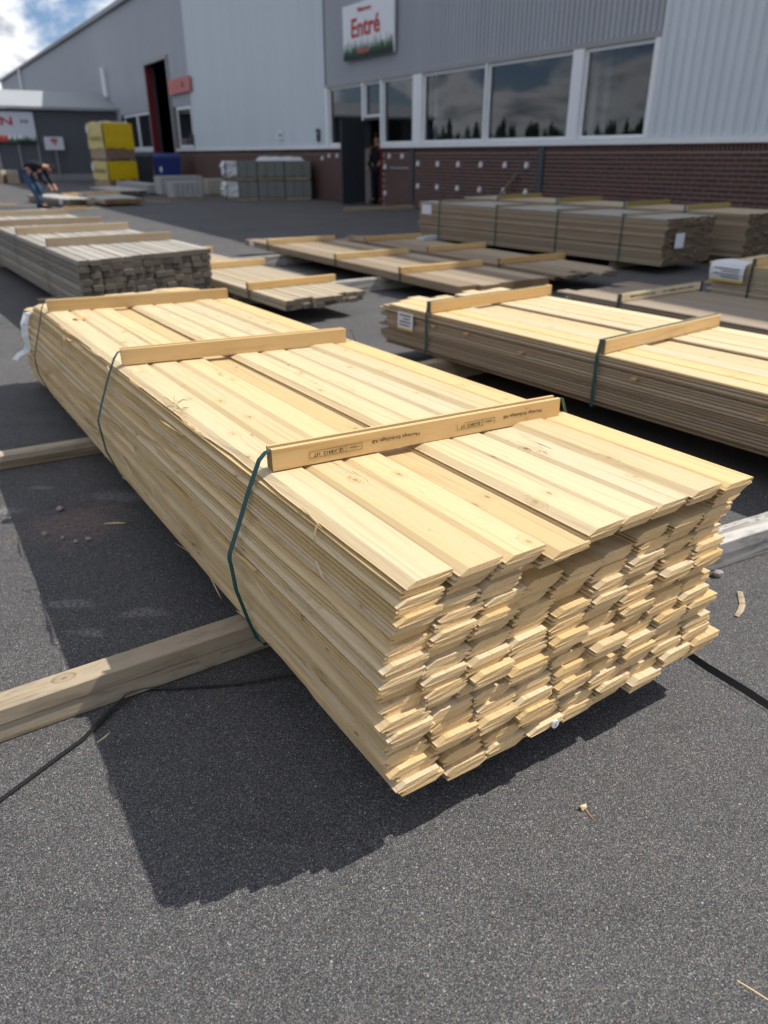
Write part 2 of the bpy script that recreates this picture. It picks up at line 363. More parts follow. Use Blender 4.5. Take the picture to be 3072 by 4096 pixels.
def text_mesh(body, size, mat, extrude=0.0004, bold=0.0):
    cu = bpy.data.curves.new('lettering', 'FONT'); cu.body = body; cu.size = size; cu.extrude = extrude; cu.offset = bold; cu.align_x = 'CENTER'; cu.align_y = 'CENTER'; cu.resolution_u = 3
    ob = bpy.data.objects.new('lettering', cu); COL.objects.link(ob)
    dg = bpy.context.evaluated_depsgraph_get(); me = bpy.data.meshes.new_from_object(ob.evaluated_get(dg))
    bpy.data.objects.remove(ob); me.materials.clear(); me.materials.append(MATS[mat])
    xs = [v.co.x for v in me.vertices]; return me, (max(xs) - min(xs)) if xs else 1.0

# ------------------------------------------------------------------ ground
g = MB()
g.add([(-900, -900, 0), (900, -900, 0), (900, 900, 0), (-900, 900, 0)], [(0, 1, 2, 3)])
ground = g.build('ground', 'asphalt'); tag(ground, kind='structure')
# ------------------------------------------------------------------ warehouse (local x along the front, y into the building, z up)
BLD_RZ = math.atan2(-0.85454, 0.51938); F0 = (-1.1132, 24.9805, 0)
bld = thing('warehouse', 'long grey and white clad warehouse with brick plinth, window strip and tall gate', 'building', F0, BLD_RZ)
ROOF_Z = 8.42
def clad(rects, pitch, depth, mat, y0=0.0, flat=0.45):
    for (u0, u1, v0, v1) in rects:
        m = MB(); n = max(1, int(round((u1 - u0) / pitch))); p = (u1 - u0) / n; prof = []
        for i in range(n):
            x = u0 + i * p; a = p * flat / 2; r = p * (0.5 - flat / 2) 
            prof += [(x, y0), (x + p * flat, y0), (x + p * (flat + 0.12), y0 + depth), (x + p * 0.88, y0 + depth)]
        prof.append((u1, y0))
        vs = [(x, y, v0) for x, y in prof] + [(x, y, v1) for x, y in prof]; k = len(prof)
        m.add(vs, [(i, i + 1, k + i + 1, k + i) for i in range(k - 1)])
        me = m.mesh('cladding', mat, fix=False); link('cladding', me, bld)
clad([(-14.2, -1.3, 1.60, ROOF_Z)], 0.17, 0.034, 'cladding_white', -0.04)
clad([(11.52, 20.0, 1.60, ROOF_Z)], 0.20, 0.042, 'cladding_white', -0.04)
clad([(-1.3, 11.52, 3.27, ROOF_Z)], 0.14, 0.042, 'cladding_grey', 0.0)
clad([(-76, -14.2, 5.42, ROOF_Z), (-76, -27.0, 0.0, 5.42), (-27.0, -20.75, 3.36, 5.42), (-17.12, -14.2, 3.36, 5.42)], 0.24, 0.03, 'cladding_grey', -0.01)
# solid shell behind the sheets: roof, end walls, back, inner dark lining
m = MB(); m.box(-76.1, 20.1, -0.12, 40, ROOF_Z + 0.004, ROOF_Z + 0.06); m.build('roof', 'trim_grey', bld)
m = MB(); m.box(-76.1, 20.1, -0.20, -0.122, ROOF_Z - 0.14, ROOF_Z + 0.065); m.build('eave_gutter', 'roof_light', bld)
m = MB(); m.box(-76, 20, 39.8, 40, 0, ROOF_Z); m.box(-76.05, -75.9, 0.05, 39.8, 0, ROOF_Z); m.box(19.9, 20.05, 0.05, 39.8, 0, ROOF_Z); m.build('rear_wall', 'cladding_grey', bld)
m = MB(); m.box(-75, 19.5, 9.0, 9.2, 0, ROOF_Z - 0.1); m.build('partition', 'interior_dark', bld)
m = MB(); m.box(-16.9, 19.5, 0.06, 9.0, 3.45, 3.6); m.build('interior_ceiling', 'interior_dark', bld)
m = MB(); m.box(-22.5, 19.5, 0.25, 9.0, 0.012, 0.02); m.build('interior_floor', 'interior_dark', bld)
# inner pillars that show through the glass
for u in (0.1, 3.0, 8.85, 9.2):
    m = MB(); m.box(u, u + 0.16, 1.1, 1.3, 0.02, 3.44); m.build('inner_pillar', 'white_frame', bld)
# ---- brick plinth
OPEN = [(1.08, 2.02), (-20.75, -17.12)]
BR_L, BR_H, PU, PV = 0.244, 0.066, 0.258, 0.080
brick_wall = None
mm = MB()
edges = [-27.0, -20.75, None, -17.12, 1.08, None, 2.02, 20.0]
for a, b in ((-27.0, -20.75), (-17.12, 1.08), (2.02, 20.0)): mm.box(a, b, 0.0, 0.20, 0, 1.50)
brick_wall = mm.build('brick_plinth', 'mortar', bld)
bm_ = MB(); bm_.box(-BR_L / 2, BR_L / 2, -0.008, 0.02, 0, BR_H); brick_me = bm_.mesh('brick', 'brick')
bm_ = MB(); bm_.box(-0.033, 0.033, -0.008, 0.02, 0, 0.118); soldier_me = bm_.mesh('brick', 'brick')
far = MB(); near = []
def in_open(u, h): return any(a - h < u < b + h for a, b in OPEN)
rows_ = 17
for r in range(rows_):
    v = 0.006 + r * PV; u = -27.0 + 0.14 + (PU / 2 if r % 2 else 0)
    while u < 19.85:
        if not in_open(u, 0.13):
            if 8.9 < u < 14.6 and v > 0.36: near.append((u, v))
            else: far.box(u - BR_L / 2, u + BR_L / 2, -0.008, 0.02, v, v + BR_H)
        u += PU
u = -26.95
while u < 19.9:
    if not in_open(u, 0.05):
        far.box(u - 0.033, u + 0.033, -0.008, 0.02, 1.372, 1.490)
    u += 0.0815
near.sort(key=lambda q: -q[0]); 
for (u, v) in near[:298]:
    link('brick', brick_me, brick_wall, (u, random.uniform(-0.002, 0.001), v))
for (u, v) in near[298:]: far.box(u - BR_L / 2, u + BR_L / 2, -0.008, 0.02, v, v + BR_H)
tag(far.build('brick_courses', 'brick', brick_wall), kind='stuff')
# ---- sill ledge, window strip
m = MB(); m.box(-17.1, 1.05, -0.07, 0.19, 1.503, 1.597); m.box(2.05, 20, -0.07, 0.19, 1.503, 1.597); m.build('sill', 'sill_white', bld)
m = MB(); m.box(-1.3, 11.52, -0.05, 0.12, 3.17, 3.268); m.build('lintel', 'trim_grey', bld)
def window(u0, u1, v0, v1, fw=0.055, y=0.03, sub=None):
    f = MB(); f.box(u0, u1, y - 0.02, y + 0.06, v0, v0 + fw); f.box(u0, u1, y - 0.02, y + 0.06, v1 - fw, v1)
    f.box(u0, u0 + fw, y - 0.018, y + 0.058, v0 + fw, v1 - fw); f.box(u1 - fw, u1, y - 0.018, y + 0.058, v0 + fw, v1 - fw)
    fo = f.build('window', 'white_frame', bld)
    p = MB(); p.add([(u0 + fw, y + 0.02, v0 + fw), (u1 - fw, y + 0.02, v0 + fw), (u1 - fw, y + 0.02, v1 - fw), (u0 + fw, y + 0.02, v1 - fw)], [(0, 1, 2, 3)])
    link('pane', p.mesh('pane', 'window_glass', fix=False), fo)
    return fo
window(-1.12, 1.00, 1.605, 3.166); window(1.08, 2.02, 2.30, 3.166)
window(2.10, 3.66, 1.605, 3.166); window(4.08, 6.64, 1.605, 3.166, 0.06); window(6.70, 9.40, 1.605, 3.166, 0.06); window(9.70, 11.40, 1.605, 3.166, 0.06)
for a, b in ((-1.30, -1.125), (1.004, 1.076), (2.024, 2.096), (3.664, 4.076), (6.643, 6.697), (9.404, 9.696), (11.404, 11.52)):
    m = MB(); m.box(a, b, -0.06, 0.12, 1.60, 3.168); m.build('mullion', 'white_frame', bld)
window(-16.5, -14.35, 1.62, 3.33, 0.12, 0.0); window(-26.3, -23.6, 1.62, 3.33, 0.10, 0.0); window(-23.5, -20.95, 1.62, 3.33, 0.10, 0.0)
m = MB(); m.box(-26.9, -20.85, -0.07, 0.15, 1.503, 1.597); m.build('sill', 'sill_white', bld)
# ---- entrance door, standing open
door = MB(); door.box(0, 0.93, -0.025, 0.025, 0.03, 2.22); d = door.build('door', 'door_dark', bld, (1.10, -0.07, 0), (0, 0, R(-73)))
hm = MB(); hm.box(0.83, 0.87, -0.07, -0.026, 1.0, 1.12); hm.box(0.76, 0.87, -0.085, -0.071, 1.03, 1.055); hm.build('handle', 'white_frame', d)
m = MB(); m.box(1.045, 1.078, -0.04, 0.2, 0, 2.296); m.build('door_jamb', 'trim_dark', bld)
m = MB(); m.box(2.022, 2.085, -0.05, 0.2, 0, 1.50); m.build('door_jamb', 'red_steel', bld)
m = MB(); m.box(1.08, 2.02, -0.03, 0.15, 2.225, 2.297); m.build('door_head', 'trim_dark', bld)
# ---- tall gate with red reveal
m = MB(); m.box(-20.80, -20.70, -0.10, 0.24, 0, 5.34); m.build('gate_reveal', 'red_steel', bld)
m = MB(); m.box(-20.95, -20.81, -0.09, 0.1, 0, 5.5); m.box(-17.17, -17.02, -0.09, 0.1, 0, 5.5); m.box(-20.805, -17.175, -0.09, 0.1, 5.345, 5.5); m.build('gate_frame', 'trim_grey', bld)
m = MB(); m.box(-20.80, -20.66, 0.245, 0.36, 0, 5.3); m.build('inner_post', 'trim_dark', bld)
for u, y, z in ((-19.2, 1.6, 5.05), (-18.0, 2.4, 4.2)):
    m = MB(); m.box(u - 0.28, u + 0.28, y, y + 0.25, z, z + 0.10); m.build('ceiling_lamp', 'lit_lamp', bld)
# ---- pipes, sockets, notices on the wall
for u in (3.55, 8.60):
    m = MB(); m.box(u, u + 0.18, -0.05, -0.0085, 0.02, 1.495); m.build('cable_duct', 'trim_dark', bld)
for u, z0, z1 in ((-61.1, 6.6, 8.5), (-29.3, 4.45, 5.9)):
    m = MB(); m.tube([(u, -0.12, z0), (u, -0.12, z1)], 0.17, 10); m.build('downpipe', 'white_frame', bld)
sock = MB(); sock.box(-0.05, 0.05, -0.055, -0.010, 0, 0.11); sock.box(-0.035, 0.035, -0.075, -0.056, 0.02, 0.06); sock.box(-0.03, 0.03, -0.05, -0.010, 0.112, 0.15); sock_me = sock.mesh('wall_socket', 'white_frame')
for u, v in [(3.93, 1.06), (4.84, 1.06), (5.72, 1.06), (6.62, 1.06), (7.51, 1.06), (8.25, 1.06), (3.94, 0.52), (4.84, 0.52), (5.72, 0.52), (6.62, 0.52), (7.51, 0.52), (8.28, 0.52), (2.48, 1.24), (3.15, 1.24), (2.25, 0.97), (2.25, 0.28), (-1.64, 1.18), (-1.15, 1.25), (-0.62, 1.25)]:
    link('wall_socket', sock_me, bld, (u, 0, v)).scale = (0.8, 1, 0.8)
m = MB(); m.box(2.5, 3.45, -0.035, -0.0095, 0.985, 1.02); m.build('cable_rail', 'trim_grey', bld)
m = MB(); m.box(-4.95, -4.55, -0.07, -0.055, 1.82, 2.10); nt_ = m.build('wall_notice', 'paper', bld)
m = MB(); m.box(-4.83, -4.67, -0.075, -0.0705, 1.90, 2.0); m.build('notice_print', 'bin_blue', nt_)
m = MB(); m.box(-1.85, -1.70, -0.12, -0.055, 1.72, 1.95); m.box(-1.86, -1.69, -0.13, -0.055, 1.97, 2.08); m.build('switch_box', 'trim_dark', bld)
m = MB(); m.box(-14.5, -14.32, -0.16, -0.055, 1.75, 2.2); m.build('switch_box', 'trim_dark', bld)

# ---- signs fixed to the warehouse
def panel_sign(name, label, u0, u1, v0, v1, mat, y=-0.13, th=0.05):
    M = Matrix.Translation(F0) @ Matrix.Rotation(BLD_RZ, 4, 'Z') @ Vector((u0, y, v0))
    t_ = thing(name, label, 'sign', M, BLD_RZ)
    p = MB(); p.box(0, u1 - u0, 0, th, 0, v1 - v0); p.build('panel', mat, t_); return t_
def put_text(parent, body, size, mat, x, z, width=None, y=-0.004, bold=0.0, stretch=1.0, name='lettering'):
    me, wd = text_mesh(body, size, mat, 0.001, bold)
    o = link(name, me, parent, (x, y, z), (R(90), 0, 0)); s = (width / wd) if width else 1.0
    o.scale = (s, stretch, 1); return o
def forest(parent, w_, h_, rnd, hmax, y=-0.006, n=26, top=None):
    """printed row of spruces along the foot of a sign"""
    for mat, hh, yy, cnt in (('sign_green_b', hmax, y, n), ('sign_green_a', hmax * 0.82, y - 0.003, n), ('sign_green_c', hmax * 0.42, y - 0.006, n)):
        m = MB()
        for i in range(cnt):
            x = (i + rnd.uniform(0.2, 0.8)) / cnt * w_; hgt = hh * rnd.uniform(0.6, 1.0); b = w_ / cnt * rnd.uniform(0.7, 1.1)
            x0, x1 = max(0.004, x - b), min(w_ - 0.004, x + b)
            m.add([(x0, yy, 0.003), (x1, yy, 0.003), (x1 - (x1 - x) * .35, yy, hgt * .45), (x1 - (x1 - x) * .55, yy, hgt * .45), (x, yy, hgt), (x0 + (x - x0) * .55, yy, hgt * .45), (x0 + (x - x0) * .35, yy, hgt * .45)], [(0, 1, 2, 3, 4, 5, 6)])
        link('printed_trees', m.mesh('printed_trees', mat, fix=False), parent)
rs = random.Random(3)
es = panel_sign('entrance_sign', 'white entrance sign with red lettering over dark green printed spruces', 0.10, 2.85, 3.75, 5.06, 'sign_white')
forest(es, 2.75, 1.31, rs, 0.52)
put_text(es, 'Entré', 0.62, 'sign_red', 1.27, 0.72, 1.55, -0.016, 0.012)
put_text(es, 'Välkommen', 0.14, 'sign_red', 1.22, 1.14, 0.75, -0.016, 0.004)
m = MB(); x = 0.85
for k_ in range(9):
    wd = 0.055 if k_ != 5 else 0.02
    m.box(x, x + wd, -0.016, -0.014, 0.12, 0.24); x += wd + 0.018
tag(m.build('web_address', 'sign_salmon', es), kind='stuff')
rsn = panel_sign('gate_sign', 'salmon red oblong sign beside the tall gate', -16.9, -13.75, 3.84, 4.42, 'sign_salmon', -0.16)
m = MB(); x = 0.25
for k_ in range(8):
    if k_ != 5: m.box(x, x + 0.18, -0.006, -0.003, 0.18, 0.42)
    x += 0.27
m.build('lettering', 'sign_salmon', rsn)
m = MB(); m.box(2.0, 2.25, -0.012, -0.008, 0.2, 0.4); m.build('arrow_mark', 'sign_text_dark', rsn)

# ------------------------------------------------------------------ drive-in hall across the end of the yard
hall = thing('drive_in_hall', 'low dark grey hall with pale sloping roof across the end of the yard', 'building', (-15.55, 48.47, 0), R(31.3))
m = MB(); prof = []
n = 90; Lh = 22.0
for i in range(n):
    x = -Lh + i * Lh / n; p = Lh / n; prof += [(x, 0), (x + p * .6, 0), (x + p * .7, 0.03), (x + p * .9, 0.03)]
prof.append((0, 0)); k = len(prof)
m.add([(x, y, 0) for x, y in prof] + [(x, y, 3.62) for x, y in prof], [(i, i + 1, k + i + 1, k + i) for i in range(k - 1)])
link('wall', m.mesh('wall', 'cladding_dark', fix=False), hall)
m = MB(); m.add([(-Lh, -0.35, 3.62), (0.1, -0.35, 3.62), (0.1, 3.6, 4.62), (-Lh, 3.6, 4.62), (-Lh, -0.35, 3.74), (0.1, -0.35, 3.74), (0.1, 3.6, 4.74), (-Lh, 3.6, 4.74)], [(0, 1, 2, 3), (4, 7, 6, 5), (0, 4, 5, 1), (1, 5, 6, 2), (2, 6, 7, 3), (3, 7, 4, 0)]); m.build('roof', 'roof_light', hall)
m = MB(); m.box(-Lh, -0.25, -0.06, -0.002, 0, 0.35); m.build('kerb_base', 'trim_grey', hall)
for x in (-5.6, -6.7, -7.9, -4.6):
    m = MB(); m.box(x, x + 0.10, -0.10, -0.008, 0.36, 1.95); m.build('wall_post', 'trim_grey', hall)
m = MB(); m.box(-10.5, -8.2, -0.12, -0.01, 0.36, 1.9); m.build('roller_door', 'cladding_grey', hall)
def hall_pt(x, y, z): return Matrix.Translation((-15.55, 48.47, 0)) @ Matrix.Rotation(R(31.3), 4, 'Z') @ Vector((x, y, z))
bn = thing('drive_in_banner', 'wide white banner with red lettering and printed green spruces on the dark hall', 'banner', hall_pt(-10.0, -0.16, 1.9), R(31.3))
m = MB(); m.box(0, 5.45, 0, 0.03, 0, 1.56); m.build('panel', 'sign_white', bn)
forest(bn, 5.45, 1.56, rs, 0.48, n=34)
put_text(bn, 'DRIVE-IN', 0.55, 'sign_red', 2.6, 1.08, 3.5, -0.016, 0.012)
put_text(bn, '>>', 0.4, 'sign_text_dark', 4.95, 1.08, 0.42, -0.016, 0.008)
m = MB(); x = 1.2
for k_ in range(12):
    if k_ != 9: m.box(x, x + 0.19, -0.018, -0.015, 0.12, 0.40)
    x += 0.235
tag(m.build('web_address', 'sign_red', bn), kind='stuff')
ns = thing('notice_board', 'small white notice board on a post before the dark hall', 'sign', hall_pt(-3.75, -0.5, 0), R(31.3))
m = MB(); m.box(-0.5, 0.5, 0, 0.03, 1.60, 2.25); nb = m.build('board', 'sign_white', ns)
m = MB(); m.box(-0.16, 0.2, -0.006, -0.002, 1.98, 2.17); m.box(-0.05, 0.12, -0.006, -0.002, 1.85, 1.95); m.build('notice_print', 'sign_salmon', nb)
m = MB(); m.box(0.0, 0.07, 0.032, 0.09, 0, 2.2); m.build('post', 'trim_grey', ns)
# spruces beyond the yard behind the photographer, mirrored in the glass
m = MB(); rt = random.Random(5)
for i in range(620):
    a = R(rt.uniform(138, 235)); d_ = rt.uniform(185, 245); x, y = math.cos(a) * d_, math.sin(a) * d_; h = rt.uniform(5, 10.5); r_ = h * 0.24
    for q in range(4):
        z0 = h * (0.06 + q * 0.22); z1 = h * min(1.0, 0.45 + q * 0.2); rr = r_ * (1 - q * 0.22); k = len(m.v); sg = 7
        vs = [(x + rr * math.cos(2 * math.pi * j / sg + q) * rt.uniform(.8, 1.2), y + rr * math.sin(2 * math.pi * j / sg + q) * rt.uniform(.8, 1.2), z0) for j in range(sg)] + [(x, y, z1)]
        m.add(vs, [(j, (j + 1) % sg, sg) for j in range(sg)])
tl = link('treeline', m.mesh('treeline', 'spruce_needles', fix=False)); tag(tl, 'far row of dark spruces mirrored in the windows', 'trees', kind='stuff')

# ------------------------------------------------------------------ the big bundle of pale cladding boards in front
YAW = 2.1442; PIT = -0.0162
BL = Vector((math.cos(YAW) * math.cos(PIT), math.sin(YAW) * math.cos(PIT), math.sin(PIT)))
BW = Vector((math.sin(YAW), -math.cos(YAW), 0)); BN = BW.cross(BL)
B0 = Vector((0.0465, 1.1305, 0.115)); HT = 0.4972
main = thing('board_bundle', 'largest pale bundle of new cladding boards strapped under three stamped battens', 'lumber bundle', B0)
main.rotation_euler = Matrix((BL, -BW, BN)).transposed().to_euler()
def interp(tab, x):
    if x <= tab[0][0]: return tab[0][1]
    for (a, b), (c, d) in zip(tab, tab[1:]):
        if x <= c: return b + (d - b) * (x - a) / (c - a)
    return tab[-1][1]
WLT = [(0, -0.014), (0.06, -0.045), (0.114, -0.056), (0.215, -0.068), (0.285, -0.083), (0.36, -0.050), (0.45, -0.024), (0.497, 0.003)]
WRT = [(0, 0.973), (0.05, 0.972), (0.115, 0.945), (0.2, 0.935), (0.25, 0.925), (0.33, 0.940), (0.41, 0.972), (0.497, 0.968)]
rb = random.Random(21)
ROWS, COLS = 32, 9
PT = HT / ROWS; TH = PT - 0.0004; BWD = 0.1090
def profile(flip, wd, th):
    """bevelled tongue and groove board; every second one lies face down, turned about its length"""
    e = th / 0.0152
    p = [(0.0015, 0.0028 * e), (0.006, 0.0028 * e), (0.006, 0.0), (wd - 0.002, 0.0), (wd - 0.002, 0.0045 * e), (wd - 0.009, 0.0055 * e), (wd - 0.009, 0.0085 * e), (wd, 0.0095 * e), (wd, 0.0142 * e), (wd - 0.001, th), (0.0250, th), (0.0040, 0.0062 * e), (0.0, 0.0056 * e)]
    if flip: p = [(wd - y, th - z) for y, z in p]
    return [(-y, z) for y, z in p]
LEN = 4.08; PHASE = [rb.randrange(4) for _ in range(COLS)]; STEP = 0.0072; fuzz = MB(); rz_ = random.Random(8)
def far_droop(s, h):
    q = max(0.0, s - 3.45)
    return -q * q * 0.09
top_end = [0.003, -0.012, -0.020, -0.040, -0.033, -0.031, -0.030, -0.040, -0.050]
top_dz = [0.0005, 0.0, -0.0004, -PT + 0.0005, 0.0035, 0.0025, 0.0012, 0.0105, 0.0065]
for r in range(ROWS):
    h = r * PT
    flip = (r % 2 == 0); pair = (ROWS - 1 - r) // 2
    if flip: pj = rb.gauss(0, 0.010); l0 = rb.gauss(0, 0.0085); pe = [0.016 - 0.0018 * pair - STEP * ((pair + PHASE[q]) % 4) + rb.gauss(0, 0.0028) for q in range(COLS)]
    wl, wr = interp(WLT, h + PT * .5), interp(WRT, h + PT * .5); step = (wr - wl) / COLS
    for c in range(COLS):
        if r == ROWS - 2 and c == 3: continue
        w0 = wl + c * step + rb.gauss(0, 0.0012) + (pj * 0.35 + l0 if c == 0 else pj) - (rb.uniform(0.001, 0.006) if flip else 0)
        if c == 0: w0 = max(w0, wl - 0.007) + (rb.uniform(0.006, 0.015) if flip else 0)
        s0 = -0.018 * c / 8 + pe[c] + (rb.uniform(0.0005, 0.0035) if flip else 0)
        z0 = h; tilt = 0.0
        if r >= ROWS - 2:
            s0 = top_end[c] + (0.0 if r == ROWS - 1 else rb.uniform(0.001, 0.006)); w0 = wl + c * step + (0.0015 if c else 0)
            if r == ROWS - 1: z0 += top_dz[c]; tilt = rb.gauss(0, 0.003)
            elif c > 3: z0 += max(0, top_dz[c] - 0.0003)
        elif r in (26, 27, 28, 29) and c in (4, 5): s0 += 0.075 + rb.uniform(0, 0.02)
        elif r in (26, 27) and c == 3: s0 += 0.035
        elif r in (28, 29) and c in (6, 7): s0 += 0.05
        elif r in (20, 21, 22, 23) and c in (3, 4): s0 += 0.022
        if r == 1 and c == 3: s0 = -0.038
        s1 = LEN + rb.gauss(0, 0.02) + (-0.28 if (r >= ROWS - 2 and c == 0) else 0)
        side = (c == 0); top = (r >= ROWS - 2)
        nseg = 36 if side else (12 if top else 3)
        xs = [s0 + (s1 - s0) * i / nseg for i in range(nseg + 1)]
        a1, ph1, ph2, topw = rb.gauss(0, 0.0016), rb.uniform(0, 6.28), rb.uniform(0, 6.28), rb.uniform(0, 6.28)
        chips = {}
        if side:
            for _ in range(rb.choice((0, 1, 2, 3, 4))):
                ci = rb.randint(1, nseg - 1); chips[ci] = rb.uniform(0.003, 0.012); chips[ci + 1] = rb.uniform(0.002, 0.008)
        x_s = {round(x, 6): i for i, x in enumerate(xs)}
        jit = [rb.gauss(0, 0.0004) for _ in xs]; ek = rb.uniform(0, 9); skw = rb.gauss(0, 0.012)
        def warp(x, y, z):
            i = x_s[round(x, 6)]
            dy = a1 * math.sin(x * 1.7 + ph1); dz = 0.0008 * math.sin(x * 2.1 + topw) if top else 0.0
            yy = y + (jit[i] - chips.get(i, 0) if side and y > -0.012 else 0)
            ex = 0.0007 * math.sin(y * 410 + z * 900 + ek) + skw * (y + BWD / 2) if i in (0, len(jit) - 1) else 0
            return (x - s0 + ex, yy + dy, z + dz + tilt * y + far_droop(x, z0))
        m = MB(); m.sweep(profile(flip, BWD, TH), xs, warp, cap=1)
        link('board', m.mesh('board', ['spruce', 'spruce_end']), main, (s0, -w0, z0))
        if not flip and not (r == ROWS - 1 and c == 3):
            for _ in range(24):
                yl = -rz_.uniform(0.026, BWD - 0.003); ln = rz_.uniform(0.0010, 0.0036); wd = rz_.uniform(0.0003, 0.0009); tw = rz_.gauss(0, 0.0012)
                q0 = Vector((s0 + skw * (yl + BWD / 2) + 0.0010, -w0 + yl, z0 + TH - 0.0004 + tilt * yl))
                fuzz.add([q0 + Vector((0, wd, 0)), q0 - Vector((0, wd, 0)), q0 + Vector((-ln * rz_.uniform(0.3, 0.9), tw, -ln * 0.6)), q0 + Vector((0.001, 0, 0.0008))], [(0, 1, 2), (0, 2, 3), (1, 3, 2)])
tag(link('saw_fuzz', fuzz.mesh('saw_fuzz', 'spruce_end', fix=False), main), kind='stuff')
# torn slivers hanging from the left flank
rk = random.Random(4)
for i in range(46):
    s = rk.uniform(0.25, 3.5); h = rk.uniform(0.03, 0.48); wv = interp(WLT, h) - 0.003; ln = rk.uniform(0.05, 0.22) * (1.6 if i % 3 == 0 else 1); wd = rk.uniform(0.0025, 0.007) * (2.0 if i % 3 == 0 else 1)
    an = rk.gauss(0, 0.10); pts = [(0, 0, 0)]; outv = rk.uniform(0.004, 0.02)
    m = MB(); m.tube([(0, 0, 0), (ln * .4, outv * .5, -ln * .4 * an), (ln * .8, outv, -ln * an), (ln, outv * 1.2, -ln * an * 1.4)], [wd * .5, wd * .45, wd * .3, 0.0004], 4)
    sgn = rk.choice((-1, 1)); link('splinter', m.mesh('splinter', ['spruce']), main, (s, -wv, h), (0, 0, math.pi if sgn < 0 else 0)).scale = (1, sgn if sgn < 0 else 1, 0.5)
# the frayed edge of the top board and the hanging splinter
def sliver(pts, rad, nm='splinter'):
    m = MB(); m.tube(pts, rad, 5); return m.build(nm, ['spruce'], main)
ztop = HT
sliver([(0.335, 0.004, ztop - 0.006), (0.325, 0.018, ztop - 0.022), (0.318, 0.024, ztop - 0.050), (0.322, 0.024, ztop - 0.062)], [0.0022, 0.0016, 0.001, 0.0003])
sliver([(0.42, -0.002, ztop - 0.004), (0.36, 0.006, ztop - 0.004), (0.31, 0.008, ztop - 0.009)], [0.0006, 0.003, 0.0006])
for k_ in range(11):
    s = 1.32 - rk.uniform(-0.05, 0.12); m0 = (s, rk.uniform(-0.03, 0.016), ztop + rk.uniform(0.0, 0.004)); dx, dy, dz_ = rk.uniform(-0.09, 0.05), rk.uniform(-0.02, 0.03), rk.uniform(0.0, 0.02)
    sliver([m0, (m0[0] + dx * .5, m0[1] + dy * .5, m0[2] + dz_), (m0[0] + dx, m0[1] + dy, m0[2] + dz_ * 1.3)], [0.0016, 0.0022, 0.0004])
for s in (0.98, 1.05, 1.62, 2.2, 2.7, 2.85):
    sliver([(s, 0.004, ztop - 0.006), (s + 0.05, 0.013, ztop - 0.004), (s + 0.12, 0.010, ztop - 0.008), (s + 0.2, 0.002, ztop - 0.007)], [0.0006, 0.003, 0.0028, 0.0005])
m = MB(); m.box(0, 0.035, 0, 0.055, 0, 0.011); m.build('offcut', ['batten', 'batten_end'], main, (3.08, -0.135, ztop + 0.001), (0, 0.05, 0.5))
# battens across the top, grooved for the strap
def batten(parent, p0, p1, z, hgt, thk, groove=True, mat=('batten', 'batten_end'), name='batten', over=0.0):
    a = Vector((p0[0], -p0[1], 0)); b = Vector((p1[0], -p1[1], 0)); d_ = (b - a); ln = d_.length + 2 * over; an = math.atan2(d_.y, d_.x); a = a - d_.normalized() * over
    # sweep along local x, thickness to the far side (+s)
    T = thk
    if groove: pr = [(0, 0), (T, 0), (T, hgt - .001), (T - 0.001, hgt), (T - 0.010, hgt), (T - 0.011, hgt - .009), (0.0135, hgt - .009), (0.0125, hgt), (0.001, hgt), (0, hgt - .001)]
    else: pr = chamfer_prof(T, hgt, 0.0015)
    m = MB(); m.sweep(pr, [0, ln * .25, ln * .5, ln * .75, ln], None, 1)
    return m.build(name, list(mat), parent, (a.x, a.y, z), (0, 0, an)), ln
st3, l3 = batten(main, (0.631, 0.030), (0.553, 0.930), HT + 0.0045, 0.057, 0.040)
st2, l2 = batten(main, (1.959, 0.018), (1.81, 0.925), HT + 0.0045, 0.060, 0.042)
st1, l1 = batten(main, (3.409, 0.010), (3.229, 0.960), HT - 0.001, 0.062, 0.042)
# ink stamps, upside down on the near face of the front batten (batten local: x to the right, y to the far side)
def stamp(body, x0, x1, zc_, size, parent=st3):
    me, wd = text_mesh(body, size, 'ink', 0.0001, 0.0)
    o = link('stamp', me, parent, ((x0 + x1) / 2, -0.0006, zc_), (R(90), R(180), 0)); o.scale = ((x1 - x0) / wd, 1, 1)
def stamp_box(x0, xm, x1, z0, z1, broken=False):
    m = MB(); t_ = 0.0007; y0, y1 = -0.0008, -0.0003
    m.box(x0, x1 if not broken else x0 + (x1 - x0) * .7, y0, y1, z0, z0 + t_); m.box(x0, x1, y0, y1, z1 - t_, z1) if not broken else m.box(x0 + .2 * (x1 - x0), x1, y0, y1, z1 - t_, z1)
    for x in (x0, xm, x1): m.box(x, x + t_, y0, y1, z0 + t_, z1 - t_)
    # ear of wheat
    zc_ = (z0 + z1) / 2; m.box(xm + 0.004, x1 - 0.004, y0, y1, zc_ - 0.0003, zc_ + 0.0003)
    for k_ in range(4):
        x = xm + 0.014 + k_ * 0.0045
        m.add([(x, y0, zc_), (x + .0008, y0, zc_), (x + .004, y0, zc_ + .004), (x + .0032, y0, zc_ + .004)], [(0, 1, 2, 3)]); m.add([(x, y0, zc_), (x + .0008, y0, zc_), (x + .004, y0, zc_ - .004), (x + .0032, y0, zc_ - .004)], [(0, 1, 2, 3)])
    m.build('stamp_frame', 'ink', st3)
S = l3
stamp_box(0.110 * S, 0.221 * S, 0.273 * S, 0.016, 0.034); stamp('SE-X8415  HT', 0.122 * S, 0.214 * S, 0.0245, 0.0135)
stamp('Morängs Emballage AB', 0.306 * S, 0.465 * S, 0.030, 0.0125)
stamp_box(0.599 * S, 0.691 * S, 0.739 * S, 0.018, 0.036, True); stamp('SE-X8415  HT', 0.612 * S, 0.684 * S, 0.0265, 0.0135)
stamp('Morängs Emballage AB', 0.773 * S, 0.926 * S, 0.031, 0.0125)
